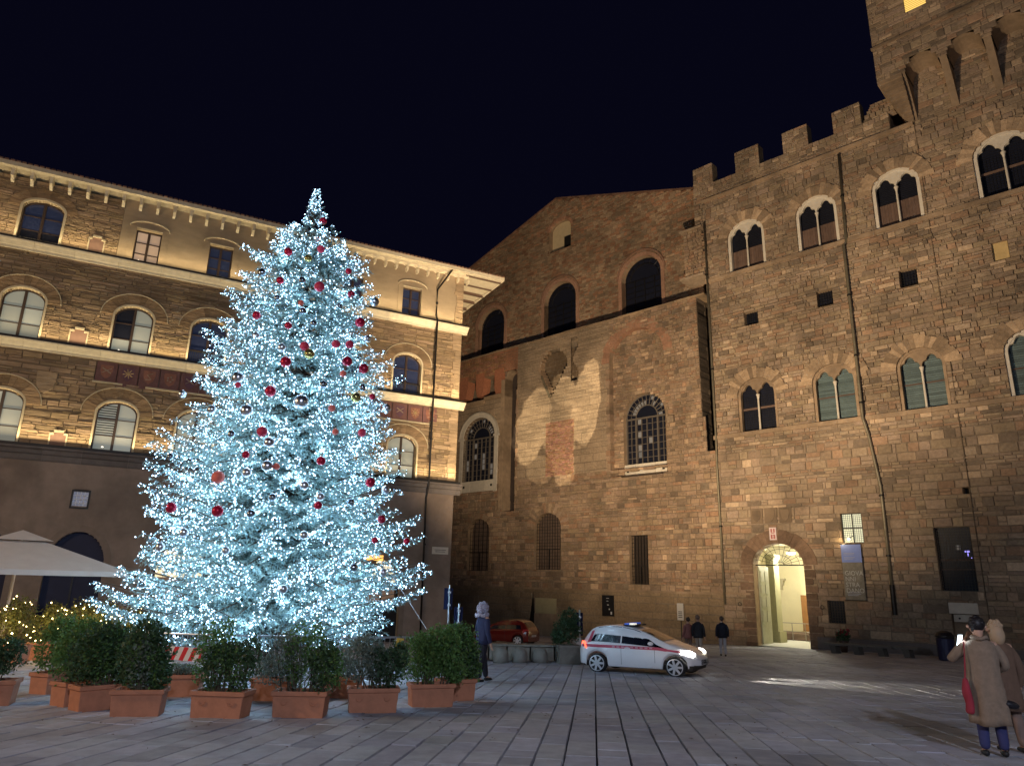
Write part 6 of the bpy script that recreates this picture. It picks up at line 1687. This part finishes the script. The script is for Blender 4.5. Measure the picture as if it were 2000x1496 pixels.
def person(label, loc, rz, H=1.72, coat=None, coat_len=.78, trousers=None, hair=None, feet=((-.1, 0), (.1, 0)), lh=None, rh=None, le=None, re=None, hood=None, hair_long=False, skirt=1.0, lean=0.0, near=False, bend=0.0):
    """faces -Y; his/her left hand is at +X. lh/rh wrist positions, le/re elbows."""
    t = thing('person', label, 'person', loc, rz); s = H / 1.75; V3 = lambda x, y, z: (x * s, y * s, z * s)
    lh = lh or (.27, -.06, .84); rh = rh or (-.27, -.06, .84); le = le or (.26, .03, 1.12); re = re or (-.26, .03, 1.12)
    hy = lean
    P = [V3(0, 0, .96), V3(0, hy * .4, 1.12), V3(0, hy, 1.34), V3(0, hy * 1.1, 1.47), V3(0, hy * 1.3 - .01, 1.55), V3(0, hy * 1.5 - bend, 1.64)]
    sh = [V3(.17, hy, 1.41), V3(-.17, hy, 1.41)]
    fl, fr_ = feet[1], feet[0]
    legs = [V3(.09, 0, .9), V3(.09 + (fl[0] - .09) * .5, fl[1] * .45 - .02, .49), V3(fl[0], fl[1], .1), V3(fl[0] * 1.05, fl[1] - .12, .035),
            V3(-.09, 0, .9), V3(-.09 + (fr_[0] + .09) * .5, fr_[1] * .45 - .02, .49), V3(fr_[0], fr_[1], .1), V3(fr_[0] * 1.05, fr_[1] - .12, .035)]
    vs = P + sh + [V3(*le), V3(*re), V3(*lh), V3(*rh)] + legs
    es = [(0, 1), (1, 2), (2, 3), (3, 4), (4, 5), (2, 6), (2, 7), (6, 8), (7, 9), (8, 10), (9, 11), (0, 12), (12, 13), (13, 14), (14, 15), (0, 16), (16, 17), (17, 18), (18, 19)]
    rd = [(.14, .11), (.125, .1), (.15, .105), (.06, .06), (.06, .065), (.09, .1), .06, .06, .042, .042, .028, .028, .085, .055, .038, .035, .085, .055, .038, .035]
    # hands: palm and five fingers each
    for (w_, e_, sd) in ((lh, le, 1), (rh, re, -1)):
        W_ = Vector(w_); d = (W_ - Vector(e_)).normalized(); up = Vector((0, -1, 0)) if abs(d.z) > .6 else Vector((0, 0, 1)); sidev = d.cross(up).normalized(); b0 = len(vs)
        palm = W_ + d * .06; vs.append(V3(*palm)); rd.append((.034, .02)); es.append((10 if sd > 0 else 11, b0))
        for k, (o_, l_) in enumerate(((-.027, .062), (-.009, .072), (.009, .068), (.027, .052))):
            a = palm + d * .03 + up * 0 + sidev * o_; c1 = a + d * l_ * .5 + sidev * 0; c2 = c1 + (d * .7 + sidev.cross(d) * .7) * l_ * .5
            i0 = len(vs); vs += [V3(*a), V3(*c1), V3(*c2)]; rd += [.0095, .009, .0075]; es += [(b0, i0), (i0, i0 + 1), (i0 + 1, i0 + 2)]
        a = W_ + d * .03 + sidev * (-.03); c1 = a + d * .035 - sidev * .02; i0 = len(vs); vs += [V3(*a), V3(*c1)]; rd += [.012, .009]; es += [(b0, i0), (i0, i0 + 1)]
    rd = [(r[0] * s, r[1] * s) if hasattr(r, '__len__') else r * s for r in rd]
    body = skin('body', vs, es, rd, SKIN_, t, 2)
    hz = 1.645; hy2 = hy * 1.5 - bend
    g = G(); g.sphere((0, hy2 * s, hz * s), .093 * s, 16, 12, sz=1.25)
    g.tube([V3(0, hy2 - .095, 1.66), V3(0, hy2 - .122, 1.625), V3(0, hy2 - .1, 1.615)], [.012 * s, .017 * s, .01 * s], 6)
    for sd in (-1, 1): g.sphere(V3(sd * .1, hy2 + .005, 1.64), .026 * s, 8, 6)
    hdo = g.build('head', SKIN_, t, smooth=True)
    g = G()
    for sd in (-1, 1): g.sphere(V3(sd * .035, hy2 - .092, 1.665), .012 * s, 6, 4)
    g.box(-.025 * s, .025 * s, (hy2 - .1) * s, (hy2 - .085) * s, 1.575 * s, 1.583 * s); g.build('eyes_and_mouth', mat('dark_features', (.05, .02, .02), .5), hdo)
    if hair:
        g = G(); g.sphere((0, (hy2 + .02) * s, (hz + .028) * s), .100 * s, 16, 10, sz=1.12)
        for _ in range(26): u = Vector((R.gauss(0, 1), abs(R.gauss(0, 1)) * .8 + .1, R.gauss(.4, .8))).normalized(); g.sphere((u.x * .085 * s, (hy2 + .02 + u.y * .085) * s, (hz + .03 + u.z * .1) * s), R.uniform(.018, .034) * s, 6, 4)
        if hair_long: g.sphere((0, (hy2 + .05) * s, (hz - .08) * s), .1 * s, 12, 8, sz=1.5)
        g.build('hair', hair, t, smooth=True)
    if hood:
        g = G(); g.sphere((0, (hy2 + .03) * s, (hz + .0) * s), .128 * s, 16, 12, sz=1.12)
        for _ in range(110):
            u = Vector((R.gauss(0, 1), R.gauss(.25, 1), R.gauss(-.1, .9))).normalized()
            g.sphere((u.x * .13 * s, (hy2 + .035 + u.y * .13) * s, (hz - .01 + u.z * .15) * s), R.uniform(.014, .03) * s, 6, 4)
        for k in range(40):
            a_ = 2 * math.pi * k / 40; g.sphere((.15 * math.cos(a_) * s, (hy2 + .05 + .13 * math.sin(a_)) * s, (hz - .16 + R.uniform(-.03, .03)) * s), R.uniform(.03, .045) * s, 6, 4)
        g.build('hood', hood, t, smooth=True)
    tv = [V3(0, 0, .97)] + legs[0:2] + [V3(fl[0], fl[1], .075)] + legs[4:6] + [V3(fr_[0], fr_[1], .075)]
    skin('trousers', tv, [(0, 1), (1, 2), (2, 3), (0, 4), (4, 5), (5, 6)], [r * s for r in (.10, .095, .08, .066, .095, .08, .066)], trousers, t, 2)
    for f in (fl, fr_):
        skin('shoe', [V3(f[0], f[1] + .06, .045), V3(f[0], f[1] - .02, .05), V3(f[0] * 1.05, f[1] - .17, .035)], [(0, 1), (1, 2)], [(.045 * s, .045 * s), (.05 * s, .05 * s), (.04 * s, .028 * s)], BLACKS, t, 1)
    zb = (.96 - (coat_len - .3))
    kz = skirt
    rg_ = [(1.495, .062, .062), (1.47, .10, .085), (1.435, .165, .105), (1.39, .20, .122), (1.3, .212, .132), (1.16, .20, .135), (1.04, .20, .142), (.94, .21, .152)]
    z = .84
    while z > zb + .03: rg_.append((z, .215 + (.94 - z) * .05, .158 + (.94 - z) * .05)); z -= .09
    rg_.append((zb, .218 + (.94 - zb) * .05, .16 + (.94 - zb) * .05)); rg_.append((zb + .004, .19, .13))
    nn_ = 36; cv = []; cf = []; ph1, ph2 = R.uniform(0, 6), R.uniform(0, 6)
    for (zz, rx, ry) in rg_:
        f = max(0, min(1, (1.3 - zz) / .8)); cy = hy * max(0, min(1, (zz - .9) / .5)) + .01
        for k in range(nn_):
            th = 2 * math.pi * k / nn_; w_ = 1 + (.018 + .075 * f) * math.sin(5 * th + ph1 + zz * 2) + (.014 + .035 * f) * math.sin(9 * th + ph2 - zz * 5) + .012 * math.sin(zz * 31 + 3 * th)
            cv.append(((math.cos(th) * rx * w_ * (1 + (kz - 1) * f)) * s, (cy + math.sin(th) * ry * w_ * (1 + (kz - 1) * f)) * s, (zz + .012 * f * math.sin(3 * th + ph2)) * s))
    for i in range(len(rg_) - 1):
        for k in range(nn_): cf.append((i * nn_ + k, (i + 1) * nn_ + k, (i + 1) * nn_ + (k + 1) % nn_, i * nn_ + (k + 1) % nn_))
    g = G(); g.add(cv, cf); ct = g.build('coat' if coat_len > .35 else 'jacket', coat, t, smooth=True)
    for sd, e_, h_, s0 in ((1, le, lh, sh[0]), (-1, re, rh, sh[1])):
        E_, H__ = Vector(e_), Vector(h_); S0 = Vector((s0[0] / s, s0[1] / s, s0[2] / s)); m1 = S0.lerp(E_, .5) + Vector((sd * .012, 0, -.01)); m2 = E_.lerp(H__, .5)
        pts_ = [S0 + Vector((-sd * .03, 0, .0)), m1, E_, m2, E_.lerp(H__, .93)]
        skin('sleeve', [V3(*p) for p in pts_], [(0, 1), (1, 2), (2, 3), (3, 4)], [r * s for r in (.082, .074, .062, .056, .05)], coat, ct, 2)
    return t
# near couple at the right
pc = ground(1950, 1478)
px1 = person('person in long beige coat and blue jeans looking at a bright phone', (pc.x - .03, pc.y, gz(pc.y)), d2(160), 1.72, mat('beige_wool_coat', (.24, .175, .125), .9, noise=.2, nscale=14, bump=.014, bscale=7), .86, cloth('blue_jeans', (.04, .045, .14)), mat('black_hair', (.012, .009, .01), .5),
             feet=((-.12, -.02), (.11, .02)), lh=(.10, -.30, 1.46), le=(.36, -.12, 1.18), rh=(-.16, -.2, 1.05), re=(-.28, .0, 1.14), skirt=1.0, bend=.05)
# collar, vent and back strap of the long coat
ctp = [c for c in px1.children if c.name.startswith('coat')][0]
g = G(); nn2 = 20
g.tube([(.085 * math.cos(math.pi * 2 * i / nn2), .03 + .085 * math.sin(math.pi * 2 * i / nn2), 1.475 + .012 * math.sin(i)) for i in range(nn2 + 1)], .026, 6, cap=False); g.build('collar', ctp.data.materials[0], ctp, smooth=True)
# phone, bags
def wp(t, x, y, z): return t.matrix_basis @ Vector((x, y, z))
ph = at_depth(1874, 1250, pc.y + .1); t = thing('phone', 'brightly lit phone held up by the person in the beige coat', 'phone', tuple(ph), d2(25)); t.rotation_euler = (d2(18), 0, d2(15))
g = G(); g.box(-.04, .04, .0, .009, -.08, .08); g.build('case', METALD, t)
g = G(); g.box(-.036, .036, -.003, -.0005, -.074, .074); g.build('screen', mat('phone_screen', (.8, .9, 1), .3, emit=(.8, .93, 1), estr=7), t)
lamp('phone_glow', 'POINT', ph + Vector((.03, -.08, 0)), .5, (.6, .8, 1), shadow_soft_size=.05)
rb = at_depth(1887, 1338, pc.y - .02); t = thing('red_bag', 'crumpled red cloth bag hanging at the left hip of the beige coat', 'bag', tuple(rb), 0)
skin('bag_body', [(0, 0, .1), (-.01, 0, -.08), (.02, 0, -.22), (.0, 0, -.36)], [(0, 1), (1, 2), (2, 3)], [(.03, .03), (.085, .05), (.07, .045), (.075, .05)], cloth('red_cloth', (.32, .03, .05)), t)
g = G(); g.tube([(0, 0, .08), (.02, -.01, .3), (.06, .02, .55)], .01, 6); g.build('strap', cloth('red_cloth', (.32, .03, .05)), t)
p2_ = person('fair-haired person in a brown coat behind the beige coat', (pc.x + .42, pc.y + .34, gz(pc.y + .34)), d2(178), 1.68, mat('brown_coat', (.15, .09, .06), .9, noise=.2, nscale=14, bump=.014, bscale=7), .7, cloth('beige_trousers', (.22, .15, .12)), mat('fair_hair', (.42, .29, .18), .6), feet=((-.16, .03), (.08, -.02)), hair_long=True)
db = at_depth(1972, 1375, pc.y - .12); t = thing('dark_handbag', 'dark handbag hanging low at the right of the couple', 'bag', tuple(db), d2(10))
skin('bag_body', [(-.12, 0, .02), (0, 0, 0), (.12, 0, -.03)], [(0, 1), (1, 2)], [(.08, .05), (.1, .06), (.08, .045)], cloth('black_leather', (.015, .015, .02), .5), t)
g = G(); g.tube([(-.12, 0, .08), (-.16, .03, .3), (-.1, .05, .6)], .009, 6); g.build('strap', METALD, t)
# hooded person by the planters
ph_ = ground(941, 1331)
person('person in a dark navy jacket with a white fur hood walking past the right planter', (ph_.x, ph_.y, gz(ph_.y)), d2(120), 1.86, cloth('navy_jacket', (.02, .025, .07)), .42, cloth('black_trousers', (.012, .012, .02)), None, feet=((-.1, .16), (.1, -.16)), hood=cloth('white_fur', (.4, .38, .47)), skirt=.95)
# far pedestrians in front of the palace
for (px, py, rz, c, tr, H_, lab, hr) in ((1346, 1281, 200, (.3, .12, .1), (.2, .13, .1), 1.58, 'distant person in a reddish brown coat, left of the three pedestrians', (.06, .04, .03)),
                                    (1366, 1283, 150, (.02, .02, .025), (.42, .34, .27), 1.68, 'distant person in a black jacket and pale trousers walking behind the patrol car', (.2, .13, .09)),
                                    (1413, 1281, 170, (.015, .017, .03), (.45, .45, .48), 1.66, 'distant person in a dark jacket and whitish trousers alone left of the doorway', (.1, .07, .05))):
    p = ground(px, py)
    person(lab, (p.x, p.y, gz(p.y)), d2(rz), H_ * 1.02, cloth('coat_%d' % px, c), .45, cloth('trousers_%d' % px, tr), mat('hair_%d' % px, hr, .6), feet=((-.09, .12), (.09, -.12)))

# fallen leaves and scraps on the paving
g = G()
for i in range(150):
    x = R.uniform(-7.5, 5.5); y = R.choice([R.uniform(8.5, 14), R.uniform(11, 13.5), R.uniform(9, 24)])
    if x < -y * .72 or x > y * .7: continue
    z = gz(y) + .012; a = R.uniform(0, 6.28); l = R.uniform(.018, .045); c_, s_ = math.cos(a) * l, math.sin(a) * l
    g.add([(x - c_, y - s_, z), (x + s_ * .4, y - c_ * .4, z + .008), (x + c_, y + s_, z + .004), (x - s_ * .4, y + c_ * .4, z + .01)], [(0, 1, 2, 3)])
lv = g.build('fallen_leaves', mat('dry_leaf', (.09, .06, .03), .8, noise=.3), kind='stuff'); tag(lv, 'scattered small fallen leaves on the grey paving by the planters', 'leaves')
